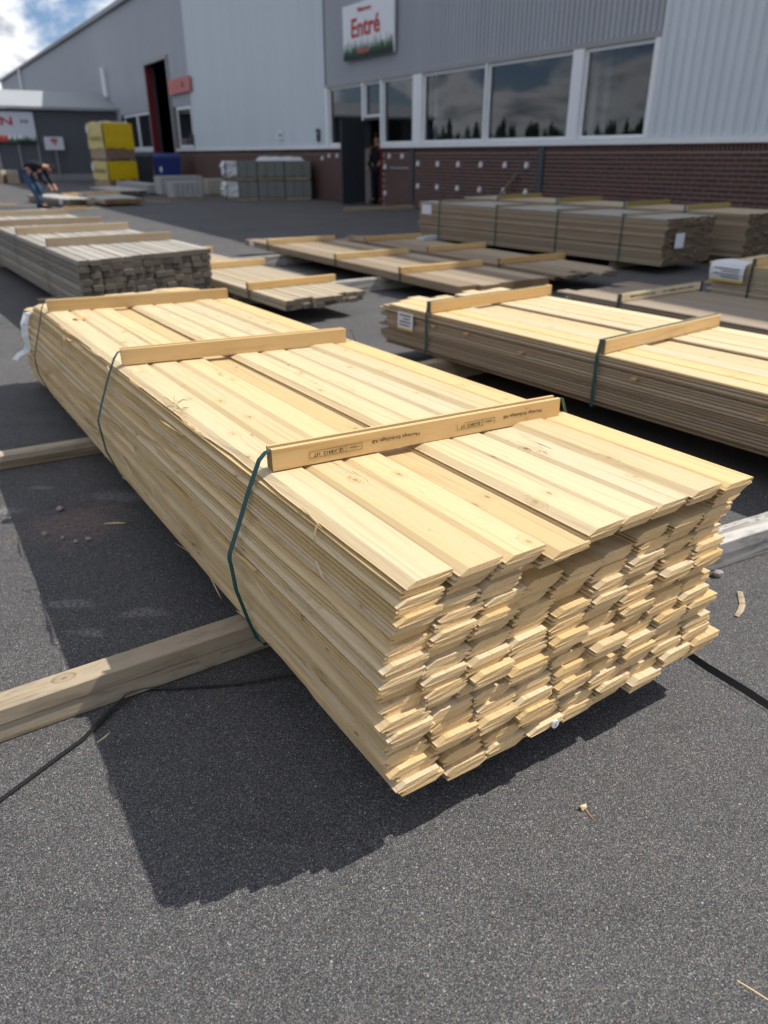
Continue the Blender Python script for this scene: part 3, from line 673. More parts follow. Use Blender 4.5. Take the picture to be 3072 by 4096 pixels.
# straps
def main_strap(s, pts, skew, wid=0.016, mat='strap_green', htop=0.0505):
    """pts: (w, h) down the left flank"""
    pr = [(s + skew, 1.02, 0.25), (s + skew, 1.0, 0.46), (s + skew * 0.98, 0.965, HT + htop - 0.004), (s + skew * .9, 0.92, HT + htop), (s + skew * .4, 0.45, HT + htop + .001), (s, 0.04, HT + htop)]
    pr += [(s, w_, h_) for w_, h_ in pts] + [(s, 0.02, -0.004), (s + skew * .5, 0.5, -0.004), (s + skew, 0.97, -0.004), (s + skew, 1.0, 0.1), (s + skew, 1.02, 0.25)]
    m = MB(); m.ribbon([(a, -b, c) for a, b, c in pr], wid, 0.0010, [(1, 0, 0) if not (6 <= i < 5 + len(pts)) else (0.84, 0.54, 0) for i in range(len(pr))]); return m.build('strap', mat, main)
main_strap(0.652, [(0.022, HT + 0.050), (0.004, HT + 0.034), (-0.030, 0.458), (-0.064, 0.375), (-0.096, 0.302), (-0.099, 0.285), (-0.096, 0.262), (-0.090, 0.19), (-0.066, 0.09), (-0.046, 0.022), (-0.030, -0.004)], -0.075, 0.0125, 'strap_green', 0.0545)
main_strap(1.981, [(0.012, HT + 0.052), (-0.006, HT + 0.03), (-0.046, 0.442), (-0.080, 0.36), (-0.104, 0.296), (-0.103, 0.275), (-0.094, 0.17), (-0.068, 0.09), (-0.050, 0.03), (-0.030, -0.004)], -0.145, 0.010, 'strap_green', 0.0575)
main_strap(3.43, [(0.004, HT + 0.052), (-0.014, HT + 0.02), (-0.046, 0.419), (-0.098, 0.27), (-0.097, 0.18), (-0.068, 0.09), (-0.030, -0.004)], -0.175, 0.008, 'strap_dark', 0.0535)
# curling paper label at the far left end
m = MB(); lp = [(0.02, 0.424), (-0.018, 0.441), (-0.048, 0.434), (-0.073, 0.385), (-0.082, 0.32), (-0.078, 0.275), (-0.085, 0.245), (-0.105, 0.226), (-0.132, 0.215), (-0.160, 0.190)]
m.ribbon([(3.78 + 0.02 * math.sin(i), -a, b) for i, (a, b) in enumerate(lp)], 0.042, 0.0012, [(0.55, 0.75, 0.15)] * 4 + [(0.7, 0.6, 0.1)] * 3 + [(0.8, -0.3, 0.6)] * 3)
pl_ = m.build('paper_label', 'paper', main); tag(pl_, 'curling white printed paper label at the far end')
for k_ in range(5):
    a, b = lp[3 + k_ // 2], lp[4 + k_ // 2]; q = 0.5 * (k_ % 2)
    m = MB(); p_ = (a[0] + (b[0] - a[0]) * q - 0.0022, a[1] + (b[1] - a[1]) * q); m.box(-0.018, 0.016, -0.0004, 0.0004, -0.003, 0.003); m.build('print_line', 'print_grey', pl_, (3.78, -p_[0], p_[1]))
# white plastic button nailed to a board end
m = MB(); m.tube([(-0.052, 0, 0), (-0.047, 0, 0)], 0.0105, 20); bt = m.build('plastic_tag', 'plastic_white', main, (0.0080, -0.385, 0.0235))
m = MB(); m.box(-0.0530, -0.0522, -0.0008, 0.0008, -0.004, 0.004); m.box(-0.0530, -0.0522, -0.0008, 0.004, -0.005, -0.0041); m.build('tag_mark', 'print_grey', bt)

# ------------------------------------------------------------------ other bundles in the yard
GRP = 'strapped timber bundles lying in the yard'
def bundle(name, label, near, yaw, zb, length, cols, rows, bw, bt, mat, endmat, ej=0.015, fj=0.02, skew=0.0, battens=(), straps=(), strapmat='strap_dark', bat_mat=('batten', 'batten_end'), bh=0.065, bth=0.045, top_mat=None, drop=(), dropped_rows=1, jit=0.002, bover=0.0, gap=0.0032, seed=1):
    rr = random.Random(seed)
    t_ = thing(name, label, 'lumber bundle', (near[0], near[1], zb), R(yaw), GRP)
    W_ = cols * bw; zt = rows * bt
    var = []
    for k_ in range(3):
        m = MB(); ln = length + (k_ - 1) * fj; c_ = min(0.005, bt * .17)
        m.sweep(chamfer_prof(bw - gap * 1.25, bt - gap, c_), [0, ln], None, 1)
        m.v = [(x, y - (bw - gap * 1.25), z) for x, y, z in m.v]
        var.append((m.mesh('board', [mat, endmat]), m.mesh('board', [top_mat or mat, endmat])))
    for r in range(rows):
        off = rr.gauss(0, jit)
        for c in range(cols):
            if c in drop and r >= rows - dropped_rows: continue
            k_ = rr.randrange(3); istop = (r == rows - 1) or (c in drop and r == rows - 1 - dropped_rows)
            s0 = skew * c / max(1, cols - 1) + rr.gauss(0, ej)
            link('board', var[k_][1 if istop else 0], t_, (s0, -(c * bw) + off + rr.gauss(0, jit * .7), r * bt + (rr.uniform(0, .0012) if istop else 0)))
    for b in battens:
        tt, over0, ln, sk = b
        batten(t_, (tt, over0), (tt + sk, over0 + ln), zt + 0.002, bh, bth, False, bat_mat)
    for s_ in straps:
        tt, sk, hasb = s_
        zt2 = zt + (bh + 0.003 if hasb else 0.002); e = 0.006 + jit * 2
        rg = [(tt + bth / 2, e, -0.003), (tt + bth / 2, e, zt * 0.98), (tt + bth / 2, 0.0 if hasb else e, zt2), (tt + sk + bth / 2, -W_ if hasb else -W_ - e, zt2), (tt + sk + bth / 2, -W_ - e, zt * .98), (tt + sk + bth / 2, -W_ - e, -0.003), (tt + bth / 2, e, -0.003)]
        m = MB(); m.ribbon(rg, 0.02, 0.0012, (1, 0, 0)); m.build('strap', strapmat, t_)
    return t_
def bearer(label, a, b, width, z0, z1, mat='old_timber', end='grey_timber_end', name='bearer_timber', jag=0.0):
    """a, b: ground points of the near lower edge; width runs to the far side"""
    a = Vector((a[0], a[1], 0)); b = Vector((b[0], b[1], 0)); d_ = b - a
    m = MB(); m.sweep(chamfer_prof(width, z1 - z0, 0.003), [0, d_.length * .3, d_.length * .7, d_.length], None, 1)
    o = m.build(name, [mat, end], None, (a.x, a.y, z0), (0, 0, math.atan2(d_.y, d_.x)))
    return tag(o, label, 'timber', 'bearer timbers laid under the bundles')
def under(desc, t_, cols_w, ts, zb, side=0.1, mat='old_timber', other=0.05, width=0.09):
    Mx = Matrix.Translation(t_.location) @ Matrix.Rotation(t_.rotation_euler.z, 4, 'Z')
    for i, tt in enumerate(ts):
        sd = side[i] if hasattr(side, '__len__') else side
        p = Mx @ Vector((tt, sd, 0)); q = Mx @ Vector((tt, -cols_w - other, 0))
        bearer('%s bearer timber under the %s' % (('nearer', 'farther', 'middle')[i], desc), p, q, width, 0.001, zb - 0.002, mat)

gs = bundle('timber_bundle', 'weathered grey bundle of square timbers with four brown battens', (-2.423, 6.091), 124.5, 0.12, 6.6, 13, 9, 0.0935, 0.0495, 'grey_timber', 'grey_timber_end', 0.012, 0.03, 0.26,
            [(1.17, 0.03, 1.17, 0.0), (2.545, 0.02, 1.17, 0.0), (3.69, 0.02, 1.17, -0.1), (5.4, 0.02, 1.17, -0.1)], [(1.17, 0.0, False), (2.545, 0.0, False), (3.69, -0.1, False)], 'strap_dark', ('brown_timber', 'brown_timber_end'), 0.068, 0.05, jit=0.006, gap=0.006, seed=11, top_mat='silver_timber')
under('weathered grey timber bundle', gs, 1.21, (1.1, 4.6), 0.12, (0.15, 0.25))
fl = bundle('flat_bundle', 'low two-layer bundle of narrow boards between the grey timbers and wide planks', (-0.83, 6.30), 125.0, 0.131, 4.3, 9, 2, 0.094, 0.0445, 'pale_timber', 'grey_timber_end', 0.035, 0.03, 0.05,
            [(0.65, -0.02, 0.92, 0.0), (2.14, -0.02, 0.92, 0.0), (3.6, -0.02, 0.92, 0.0)], [(0.65, 0, False), (2.14, 0, False)], 'strap_dark', ('batten', 'batten_end'), 0.062, 0.045, top_mat='pale_timber', jit=0.004, seed=12)
fc = bundle('plank_bundle', 'single layer of thick wide planks with three pale battens', (0.72, 7.05), 122.5, 0.132, 5.05, 5, 1, 0.226, 0.083, 'brown_timber', 'brown_timber_end', 0.02, 0.03, 0.0,
            [(1.0, -0.01, 1.08, 0.0), (2.37, -0.01, 1.05, 0.02), (4.28, -0.01, 1.05, 0.0)], [(1.0, 0, False), (2.37, 0.02, False), (4.28, 0, False)], 'strap_black', ('batten', 'batten_end'), 0.062, 0.05, jit=0.002, seed=13)
m = MB(); m.box(0, 0.16, 0, 0.002, 0.012, 0.072); m.build('paper_label', 'paper', fc, (4.78, 0.004, 0))
c2 = bundle('ragged_bundle', 'low ragged bundle of narrow brown boards behind the wide planks', (1.86, 7.92), 122.5, 0.131, 4.6, 8, 2, 0.112, 0.034, 'brown_timber', 'grey_timber_end', 0.13, 0.1, 0.1,
            [(0.98, -0.02, 1.02, 0.0), (2.4, 0.0, 0.95, 0.0), (3.92, -0.02, 0.98, 0.0)], [(0.98, 0, False)], 'strap_dark', ('batten', 'batten_end'), 0.062, 0.045, jit=0.006, seed=14)
m = MB(); m.sweep([(0, 0), (0.10, 0), (0.13, .03), (0.10, .05), (0, .05)], [0, .35], None, 0); m.build('film_scrap', 'plastic_film', c2, (3.5, -0.7, 0.072), (0, 0, R(-70)))
bg_ = bundle('tall_bundle', 'tall dark brown board bundle with green straps in front of the brick wall', (3.347, 9.307), 126.7, 0.10, 4.62, 9, 18, 0.115, 0.030, 'brown_timber', 'pale_timber_end', 0.012, 0.02, 0.0,
             [(0.575, 0.0, 1.03, 0.0), (1.63, 0.0, 1.03, 0.0), (2.79, 0.0, 1.03, 0.0), (4.07, 0.0, 1.03, 0.0)], [(0.575, 0, True), (1.63, 0, True), (2.79, 0, True), (4.07, 0, True)], 'strap_green', ('brown_timber', 'brown_timber_end'), 0.022, 0.09, jit=0.004, gap=0.004, seed=15, top_mat='silver_timber')
under('tall dark brown bundle', bg_, 1.03, (0.7, 3.6), 0.10, -0.05)
m = MB(); m.box(-0.004, -0.002, -0.34, -0.16, 0.20, 0.37); tag(m.build('paper_label', 'paper', bg_, (-0.04, 0, 0)), 'white paper label on the end of the bundle')
m = MB(); m.box(4.32, 4.55, 0.006, 0.0075, 0.36, 0.50); m.build('paper_label', 'paper', bg_)
b2 = bundle('tall_bundle', 'tall brown board bundle with mossy battens, partly behind the green strapped one', (4.614, 9.972), 126.7, 0.12, 5.3, 9, 18, 0.115, 0.0295, 'brown_timber', 'pale_timber_end', 0.015, 0.02, 0.0,
            [(0.88, 0.0, 1.05, 0.0), (1.86, 0.0, 1.05, 0.0), (3.13, 0.0, 1.05, 0.0), (4.44, 0.0, 1.05, 0.0)], [(0.88, 0, True), (1.86, 0, True), (3.13, 0, True), (4.44, 0, True)], 'strap_green', ('mossy_batten', 'bleached_timber'), 0.06, 0.075, jit=0.0025, seed=16, top_mat='pale_timber')
under('mossy battened bundle', b2, 1.03, (0.7, 4.2), 0.12, -0.05)
r1 = bundle('board_bundle', 'pale topped board bundle with green straps lying alongside the big front bundle', (2.77, 1.465), 127.0, 0.14, 4.6, 9, 18, 0.1215, 0.0150, 'brown_timber', 'pale_timber_end', 0.012, 0.05, 0.0,
            [(1.40, 0.0, 1.12, 0.0), (2.77, 0.012, 1.08, 0.02), (4.11, 0.0, 1.13, 0.0)], [(2.77, 0.02, True), (4.11, 0.0, True), (1.40, 0.0, True)], 'strap_green', ('batten', 'batten_end'), 0.068, 0.042, drop=(3, 4), dropped_rows=1, jit=0.006, seed=17, top_mat='spruce')
under('pale topped bundle', r1, 1.09, (1.3, 3.95), 0.14, (0.1, 0.28))
m = MB(); m.box(4.27, 4.43, 0.014, 0.0155, 0.135, 0.240); lb = m.build('paper_label', 'paper', r1); tag(lb, 'white printed label with a yellow edge at the far corner')
m = MB(); m.box(4.27, 4.43, 0.0135, 0.0160, 0.124, 0.1345); m.build('label_border', 'paper_edge', lb)
for k_ in range(4):
    m = MB(); m.box(4.29 + 0.015 * (k_ % 2), 4.41 - 0.04 * (k_ == 1), 0.0158, 0.0163, 0.216 - 0.021 * k_, 0.226 - 0.021 * k_); m.build('print_line', 'print_grey', lb)
for x_, z_ in ((3.3, 0.172), (3.75, 0.20), (2.55, 0.188), (1.9, 0.155), (4.05, 0.195)):
    m = MB(); m.box(0, 0.03, 0, 0.03, 0, 0.010); m.build('spacer', ['batten'], r1, (x_, -0.012, z_))
r2 = bundle('panel_bundle', 'low bundle of dull tan painted boards behind the pale topped bundle', (3.94, 2.97), 124.8, 0.13, 4.2, 8, 7, 0.138, 0.020, 'tan_panel', 'tan_panel_end', 0.012, 0.10, 0.0,
            [(0.9, 0.0, 1.08, 0.0), (2.25, 0.0, 1.08, 0.0), (3.62, 0.0, 1.06, 0.02)], [(3.62, 0.02, True), (2.25, 0, True)], 'strap_green', ('spruce', 'batten_end'), 0.058, 0.045, jit=0.0022, seed=18, drop=(7,), dropped_rows=1)
rq = random.Random(2); xq = 0.10
bt2 = [c_ for c_ in r2.children if c_.name.startswith('batten')][2]
m = MB()
while xq < 0.95:
    if not 0.42 < xq < 0.52: m.box(xq, xq + rq.uniform(0.006, 0.014), -0.0014, -0.0004, 0.022 + rq.uniform(0, .004), 0.036 + rq.uniform(0, .004))
    xq += rq.uniform(0.014, 0.024)
tag(m.build('stamp', 'ink', bt2), kind='stuff')
under('low tan bundle', r2, 1.1, (0.8, 3.4), 0.13, 0.0)
tg = bundle('labelled_bundle', 'pale board bundle with a large white label over its corner', (5.38, 3.95), 124.8, 0.11, 4.0, 8, 12, 0.13, 0.0258, 'pale_timber', 'pale_timber_end', 0.015, 0.03, 0.0,
            [(3.58, 0.0, 1.05, 0.0), (2.2, 0.0, 1.05, 0.0)], [(3.58, 0, True), (2.2, 0, True)], 'strap_dark', ('batten', 'batten_end'), 0.058, 0.045, jit=0.006, seed=19, top_mat='spruce')
under('large labelled bundle', tg, 1.04, (0.8, 3.3), 0.11, 0.0)
m = MB(); m.ribbon([(3.83, -0.22, 0.3135), (3.83, -0.05, 0.3145), (3.83, 0.015, 0.308), (3.83, 0.034, 0.27), (3.83, 0.038, 0.22), (3.83, 0.024, 0.16)], 0.34, 0.0015, (1, 0, 0)); lb = m.build('paper_label', 'paper', tg, (0, 0.006, 0.003)); tag(lb, 'large white printed label with a yellow lower edge')
m = MB(); m.box(3.66, 4.0, 0.026, 0.030, 0.145, 0.163); m.build('label_border', 'paper_edge', lb)
for k_ in range(4):
    m = MB(); m.box(3.70, 3.95 - 0.07 * (k_ % 2), 0.040, 0.0408, 0.258 - 0.024 * k_, 0.268 - 0.024 * k_); m.build('print_line', 'print_grey', lb)
# bundles by the crouching worker
dw = bundle('slat_bundle', 'dark bundle with bleached top boards beside the bending worker', (-8.92, 22.25), 129.0, 0.03, 3.6, 7, 4, 0.115, 0.046, 'grey_timber', 'grey_timber_end', 0.05, 0.05, 0.0, [], [(0.6, 0, False)], 'strap_dark', jit=0.006, seed=23, top_mat='bleached_timber')
m = MB(); m.box(0.15, 0.45, 0.01, 0.013, 0.02, 0.17); m.build('paper_label', 'paper', dw)
bb = bundle('beam_bundle', 'brown beam bundle with orange sawn ends near the bending worker', (-7.94, 22.59), 121.0, 0.06, 5.2, 9, 2, 0.125, 0.07, 'brown_timber', 'brown_timber_end', 0.03, 0.05, 0.1, [], [], jit=0.004, seed=24, top_mat='bleached_timber')
gb = bundle('plank_bundle', 'flat silvery plank bundle between the brown beams and yellow packs', (-9.2, 27.6), 121.0, 0.06, 4.5, 9, 3, 0.12, 0.05, 'grey_timber', 'grey_timber_end', 0.06, 0.05, 0.1, [], [], jit=0.006, seed=25, top_mat='bleached_timber')
# bearers of the front bundle, each a pair of stacked timbers
def shift(p, a, d): return (p[0] + math.cos(R(a)) * d, p[1] + math.sin(R(a)) * d)
A = (-0.95, 1.385)
bearer('upper brown bearer with round knots jutting left under the front bundle', shift(A, 33.0, -0.85), shift(A, 33.0, 1.75), 0.074, 0.0545, 0.1005)
bearer('lower brown bearer jutting left under the front bundle', shift(shift(A, 33.0, -0.9), 123, 0.006), shift(A, 33.0, 1.6), 0.078, 0.001, 0.0535)
A = (1.116, 2.208)
bearer('upper bleached white bearer jutting right under the front bundle', shift(A, 27.6, -0.55), shift(A, 27.6, 0.9), 0.10, 0.053, 0.1065, 'bleached_timber')
bearer('lower bleached bearer jutting right under the front bundle', shift(shift(A, 27.6, -0.5), 117, 0.004), shift(A, 27.6, 0.95), 0.10, 0.001, 0.052, 'bleached_timber')
A = (-1.775, 3.139)
bearer('upper brown bearer jutting left under the middle of the front bundle', shift(A, 29.3, -0.9), shift(A, 29.3, 1.5), 0.075, 0.0385, 0.070)
bearer('lower brown bearer jutting left under the middle of the front bundle', shift(shift(A, 29.3, -0.8), 119, 0.008), shift(A, 29.3, 1.4), 0.08, 0.001, 0.0375)
bearer('bleached bearer under the near ends of the narrow boards and wide planks', (-1.45, 7.29), (0.75, 8.71), 0.09, 0.001, 0.129, 'bleached_timber')
bearer('bleached bearer under the far ends of the narrow boards and wide planks', (-2.9, 9.05), (-0.3, 10.99), 0.09, 0.001, 0.129, 'bleached_timber')
bearer('short bearer under the ragged bundle', (1.15, 9.0), (2.3, 9.75), 0.09, 0.001, 0.129)
bearer('far bearer under the ragged bundle', (-0.25, 11.2), (0.85, 11.9), 0.09, 0.001, 0.129)

# ------------------------------------------------------------------ packs, pallets, containers
def pallet_parts(t_, w_, d_, z0=0.0, mat='old_timber'):
    for k_ in range(3):
        m = MB(); y = 0.05 + k_ * (d_ - 0.20) / 2; m.box(0.02, w_ - 0.02, y, y + 0.10, z0 + 0.001, z0 + 0.075); m.build('runner', mat, t_)
    for k_ in range(3):
        m = MB(); x = k_ * (w_ - 0.16) / 2; m.box(x, x + 0.16, 0.03, d_ - 0.03, z0 + 0.077, z0 + 0.098); m.build('deck_board', mat, t_)
def block_pack(label, loc, rz, w_, d_, h, mat, splits, film=False, group='wrapped concrete packs by the wall', left_film=False):
    t_ = thing('block_pack', label, 'pallet', loc, rz, group); pallet_parts(t_, w_, d_)
    z0 = 0.10
    for k_ in range(splits):
        a = w_ * k_ / splits; b = w_ * (k_ + 1) / splits
        m = MB(); 
        m.box(a + 0.006, b - 0.006, 0.01, d_ - 0.01, z0, h); m.build('block_stack', mat, t_)
    if left_film:
        m = MB(); rf = random.Random(int(loc[2] * 100) + 2); n = 9; rows = 7
        vs = [(-0.02 - abs(rf.gauss(0, 0.05)) * (1 if 0 < j < rows - 1 else 0.2), d_ * i / (n - 1), z0 + (h - z0) * j / (rows - 1)) for j in range(rows) for i in range(n)]
        m.add(vs, [(j * n + i, j * n + i + 1, (j + 1) * n + i + 1, (j + 1) * n + i) for j in range(rows - 1) for i in range(n - 1)])
        vs = [(0.34 * q / 3 - 0.02, -0.012 - abs(rf.gauss(0, 0.02)), z0 + (h - z0) * j / (rows - 1)) for j in range(rows) for q in range(4)]
        m.add(vs, [(j * 4 + i, j * 4 + i + 1, (j + 1) * 4 + i + 1, (j + 1) * 4 + i) for j in range(rows - 1) for i in range(3)])
        link('plastic_wrap', m.mesh('plastic_wrap', 'plastic_film', fix=False), t_)
    return t_
P0 = Vector((-4.98, 25.62, 0)); ang = R(17.0); dx = Vector((math.cos(ang), math.sin(ang), 0))
names_ = ('left', 'middle', 'right')
for lv, zz in ((0, 0.0), (1, 0.60)):
    for k_ in range(3):
        wd = (0.95, 0.86, 0.86)[k_]; offx = (0, 0.97, 1.85)[k_]
        p = P0 + dx * offx + Vector((0, 0, zz))
        block_pack('%s greenish wrapped concrete pack, %s of its row by the brick wall' % (('lower', 'upper')[lv], names_[k_]), p, ang, wd, 1.0, 0.565 if lv == 0 else 0.56, 'concrete_green', 3, left_film=(k_ == 0))
m = MB(); rf = random.Random(9); n = 11; mm_ = 6
vs = [((1.55) * i / (n - 1), 0.95 * j / (mm_ - 1), (0.0 if i in (0, n - 1) or j in (0, mm_ - 1) else 0.10 + rf.uniform(-.02, .05))) for j in range(mm_) for i in range(n)]
m.add(vs, [(j * n + i, j * n + i + 1, (j + 1) * n + i + 1, (j + 1) * n + i) for j in range(mm_ - 1) for i in range(n - 1)])
sh = link('plastic_sheet', m.mesh('plastic_sheet', 'plastic_film', smooth=True, fix=False), None, P0 + dx * 1.02 + Vector((0, 0.02, 1.156)), (0, 0, ang)); tag(sh, 'rumpled white plastic sheet lying on top of the wrapped concrete packs', 'sheet')
block_pack('small grey pallet of upright concrete slabs standing out on the asphalt', (-6.72, 25.55, 0), R(28), 0.95, 0.9, 0.54, 'concrete', 6, group='concrete pallets')
block_pack('pale concrete pallet just behind the small slab pallet', (-7.75, 27.9, 0), R(28), 1.5, 0.95, 0.66, 'concrete', 2, group='concrete pallets')
block_pack('beige stone pallet beside the wrapped concrete packs', (-6.15, 28.0, 0), R(25), 0.62, 0.7, 0.58, 'beige_stone', 1, group='concrete pallets')
sl = thing('slab_stack', 'long low stack of pale grey slabs in front of the yellow packs', 'slab stack', (-8.63, 29.37, 0), R(122))
for k_ in range(3):
    m = MB(); m.box(0 + 0.01 * k_, 4.6, -0.62, 0, 0.06 + k_ * 0.10, 0.155 + k_ * 0.10); m.build('slab', 'concrete', sl)
for x_ in (0.5, 3.8):
    m = MB(); m.box(x_, x_ + 0.1, -0.62, 0, 0.001, 0.058); m.build('runner', 'old_timber', sl)
for k_, (x_, y_) in enumerate(((-19.9, 41.7), (-19.15, 41.9), (-18.4, 42.2))):
    t_ = thing('paving_stack', ('leftmost', 'middle', 'rightmost')[k_] + ' of three brownish paving stacks at the foot of the hall', 'paving stack', (x_, y_, 0), 0.1 * k_, 'paving stacks')
    for j in range(4):
        m = MB(); m.box(-0.3, 0.3, -0.3, 0.3, 0.002 + j * 0.16, 0.155 + j * 0.16); m.build('paver_layer', 'beige_stone' if j == 3 else 'insulation_tan', t_)
# yellow covered packs
def soft_cover(t_, w_, d_, z0, z1, seed):
    rf = random.Random(seed)
    def sheet(fn, nu, nv, mat):
        m = MB(); vs = [fn(i / nu, j / nv) for j in range(nv + 1) for i in range(nu + 1)]; n = nu + 1
        m.add(vs, [(j * n + i, j * n + i + 1, (j + 1) * n + i + 1, (j + 1) * n + i) for j in range(nv) for i in range(nu)]); return link('cover', m.mesh('cover', mat, smooth=True, fix=False), t_)
    jt = lambda s: rf.uniform(-s, s)
    sheet(lambda a, b: (w_ * a, -0.02 - abs(jt(.035)), z0 + (z1 - z0) * b + (jt(.05) if b == 0 else 0)), 8, 7, 'yellow_wrap')
    sheet(lambda a, b: (-0.02 - abs(jt(.03)), d_ * a, z0 + (z1 - z0) * b + (jt(.05) if b == 0 else 0)), 8, 7, 'yellow_wrap_pale')
    sheet(lambda a, b: (w_ + 0.02, d_ * a, z0 + (z1 - z0) * b), 4, 4, 'yellow_wrap')
    sheet(lambda a, b: (-0.03 + (w_ + .06) * a, -0.03 + (d_ + .06) * b, z1 + (0.05 + jt(.05) if 0 < a < 1 and 0 < b < 1 else 0)), 7, 7, 'yellow_wrap_pale')
for lv in (0, 1):
    zb = (0, 1.13)[lv]
    t_ = thing('insulation_pack', ('lower', 'upper')[lv] + ' tan pack under a yellow cover by the tall gate', 'pack', (-12.15, 35.73, zb), R(47), 'yellow covered packs')
    wd, dp = 1.4, 1.35; h = (1.08, 1.45)[lv]
    for k_ in range(2):
        m = MB(); m.box(k_ * (wd - 0.2) + 0.02, k_ * (wd - 0.2) + 0.18, 0, dp, 0.001, 0.05); m.build('runner', 'old_timber', t_)
    m = MB(); m.box(0, wd, 0, dp, 0.052, h * 0.45); m.build('board_pile', 'insulation_brown', t_)
    m = MB(); m.box(-0.008, -0.003, 0, dp, 0.06, h * 0.45); m.build('end_panel', 'insulation_tan', t_)
    m = MB(); m.box(0.02, wd - 0.02, 0.02, dp - 0.02, h * 0.45 + 0.002, h - 0.05); m.build('upper_pile', 'insulation_brown', t_)
    soft_cover(t_, wd, dp, (0.33, 0.45)[lv], h, 31 + lv)
    m = MB(); zc_ = (0.62, 0.78)[lv]
    for k_ in range(5): m.box(-0.062, -0.058, 0.2 + 0.2 * k_, 0.33 + 0.2 * k_, zc_, zc_ + 0.16)
    m.build('cover_print', 'mossy_batten', t_)
    m = MB(); m.box(-0.075, -0.07, dp - 0.22, dp - 0.02, h - 0.36, h - 0.12); m.build('paper_label', 'paper', t_)
# containers by the gate
def wheeled_bin(label, loc, rz, w_, d_, h, mat):
    t_ = thing('waste_bin', label, 'bin', loc, rz)
    m = MB(); m.add([(0.08, 0.06, 0.16), (w_ - .08, 0.06, 0.16), (w_ - .08, d_ - .06, 0.16), (0.08, d_ - .06, 0.16), (0, 0, h * .86), (w_, 0, h * .86), (w_, d_, h * .86), (0, d_, h * .86)], [(0, 3, 2, 1), (4, 5, 6, 7), (0, 1, 5, 4), (1, 2, 6, 5), (2, 3, 7, 6), (3, 0, 4, 7)]); m.build('body', mat, t_)
    m = MB(); n = 8; pr = [(d_ * (0.5 - 0.54 * math.cos(math.pi * i / n)), h * .865 + h * .14 * math.sin(math.pi * i / n)) for i in range(n + 1)]
    m.sweep(pr, [-0.03, w_ + 0.03], None, 0); m.build('lid', mat, t_)
    for x_ in (0.15, w_ - 0.25):
        for y_ in (0.15, d_ - 0.15):
            m = MB(); m.tube([(x_, y_, 0.081), (x_ + 0.06, y_, 0.081)], 0.08, 12); m.build('wheel', 'strap_black', t_)
    m = MB(); m.box(w_ * .18, w_ * .26, -0.012, -0.004, h * .45, h * .6); m.build('sticker', 'paper', t_)
    return t_
wheeled_bin('bright blue lidded waste bin beside the tall gate', (-10.3, 36.5, 0), R(20), 1.15, 0.95, 1.42, 'bin_blue')
wheeled_bin('dark grey waste bin half hidden behind the blue one', (-11.75, 37.4, 0), R(24), 1.1, 0.9, 1.45, 'bin_grey')

# ------------------------------------------------------------------ loose timber and litter on the asphalt
def loose(name, label, cat, a, b, wd, th, mat, end, z=0.001, group=None, dz=0.0):
    a = Vector((a[0], a[1], z)); b = Vector((b[0], b[1], z + dz)); d_ = b - a
    m = MB(); m.sweep(chamfer_prof(wd, th, min(.002, th * .2)), [0, d_.length * .5, d_.length], None, 1)
    o = m.build(name, [mat, end], None, a, (0, -math.atan2(dz, math.hypot(d_.x, d_.y)), math.atan2(d_.y, d_.x))); return tag(o, label, cat, group)
loose('loose_beam', 'dull brown beam lying on the asphalt before the entrance door', 'plank', (-1.0, 20.56), (1.15, 21.95), 0.12, 0.09, 'brown_timber', 'brown_timber_end')
loose('loose_plank', 'short pale plank lying before the small slab pallet', 'plank', (-7.35, 24.7), (-6.62, 24.85), 0.12, 0.04, 'brown_timber', 'brown_timber_end')
loose('loose_plank', 'pale plank end lying between the worker and grey timber bundle', 'plank', (-8.5, 20.9), (-7.6, 21.25), 0.14, 0.035, 'pale_timber', 'brown_timber_end')
loose('loose_plank', 'orange brown offcut lying before the brown beam bundle', 'plank', (-8.75, 21.55), (-8.15, 21.75), 0.16, 0.05, 'batten', 'brown_timber_end')
loose('loose_plank', 'thin yellowish plank on the asphalt at the far left edge', 'plank', (-11.6, 23.1), (-10.75, 23.3), 0.14, 0.03, 'batten', 'batten_end')
for k_, (a, b) in enumerate((((-9.35, 24.9), (-8.8, 25.15)), ((-9.0, 25.6), (-8.5, 25.8)), ((-9.9, 24.6), (-9.5, 24.9)))):
    loose('offcut', ('longest pale offcut', 'middle pale offcut', 'shortest pale offcut')[k_] + ' on the pile under the worker\'s hands', 'offcut', a, b, 0.16, 0.10, 'batten', 'batten_end', 0.16, 'offcuts by the worker')
tl2 = thing('work_pile', 'pile of dark slats under the pale offcuts by the worker', 'lumber pile', (-9.9, 24.45, 0), R(28))
for k_ in range(6):
    m = MB(); m.sweep(chamfer_prof(0.13, 0.07, 0.003), [0, 1.75], None, 1); m.build('slat', ['grey_timber', 'grey_timber_end'], tl2, (0, 0.14 * (k_ % 3) + 0.02, 0.001 + 0.075 * (k_ // 3)))
# board leaning on the wall behind the tall bundle
Mb = Matrix.Translation(F0) @ Matrix.Rotation(BLD_RZ, 4, 'Z')
pa = Mb @ Vector((7.45, -0.55, 0.0)); pb = Mb @ Vector((8.02, -0.12, 0.92)); dv = (pb - pa)
m = MB(); m.sweep(chamfer_prof(0.10, 0.03, .002), [0, dv.length], None, 1)
o = m.build('leaning_board', ['brown_timber', 'brown_timber_end'], None, pa, dv.to_track_quat('X', 'Z').to_euler()); tag(o, 'short board leaning on the brick wall behind the tall bundles', 'plank')

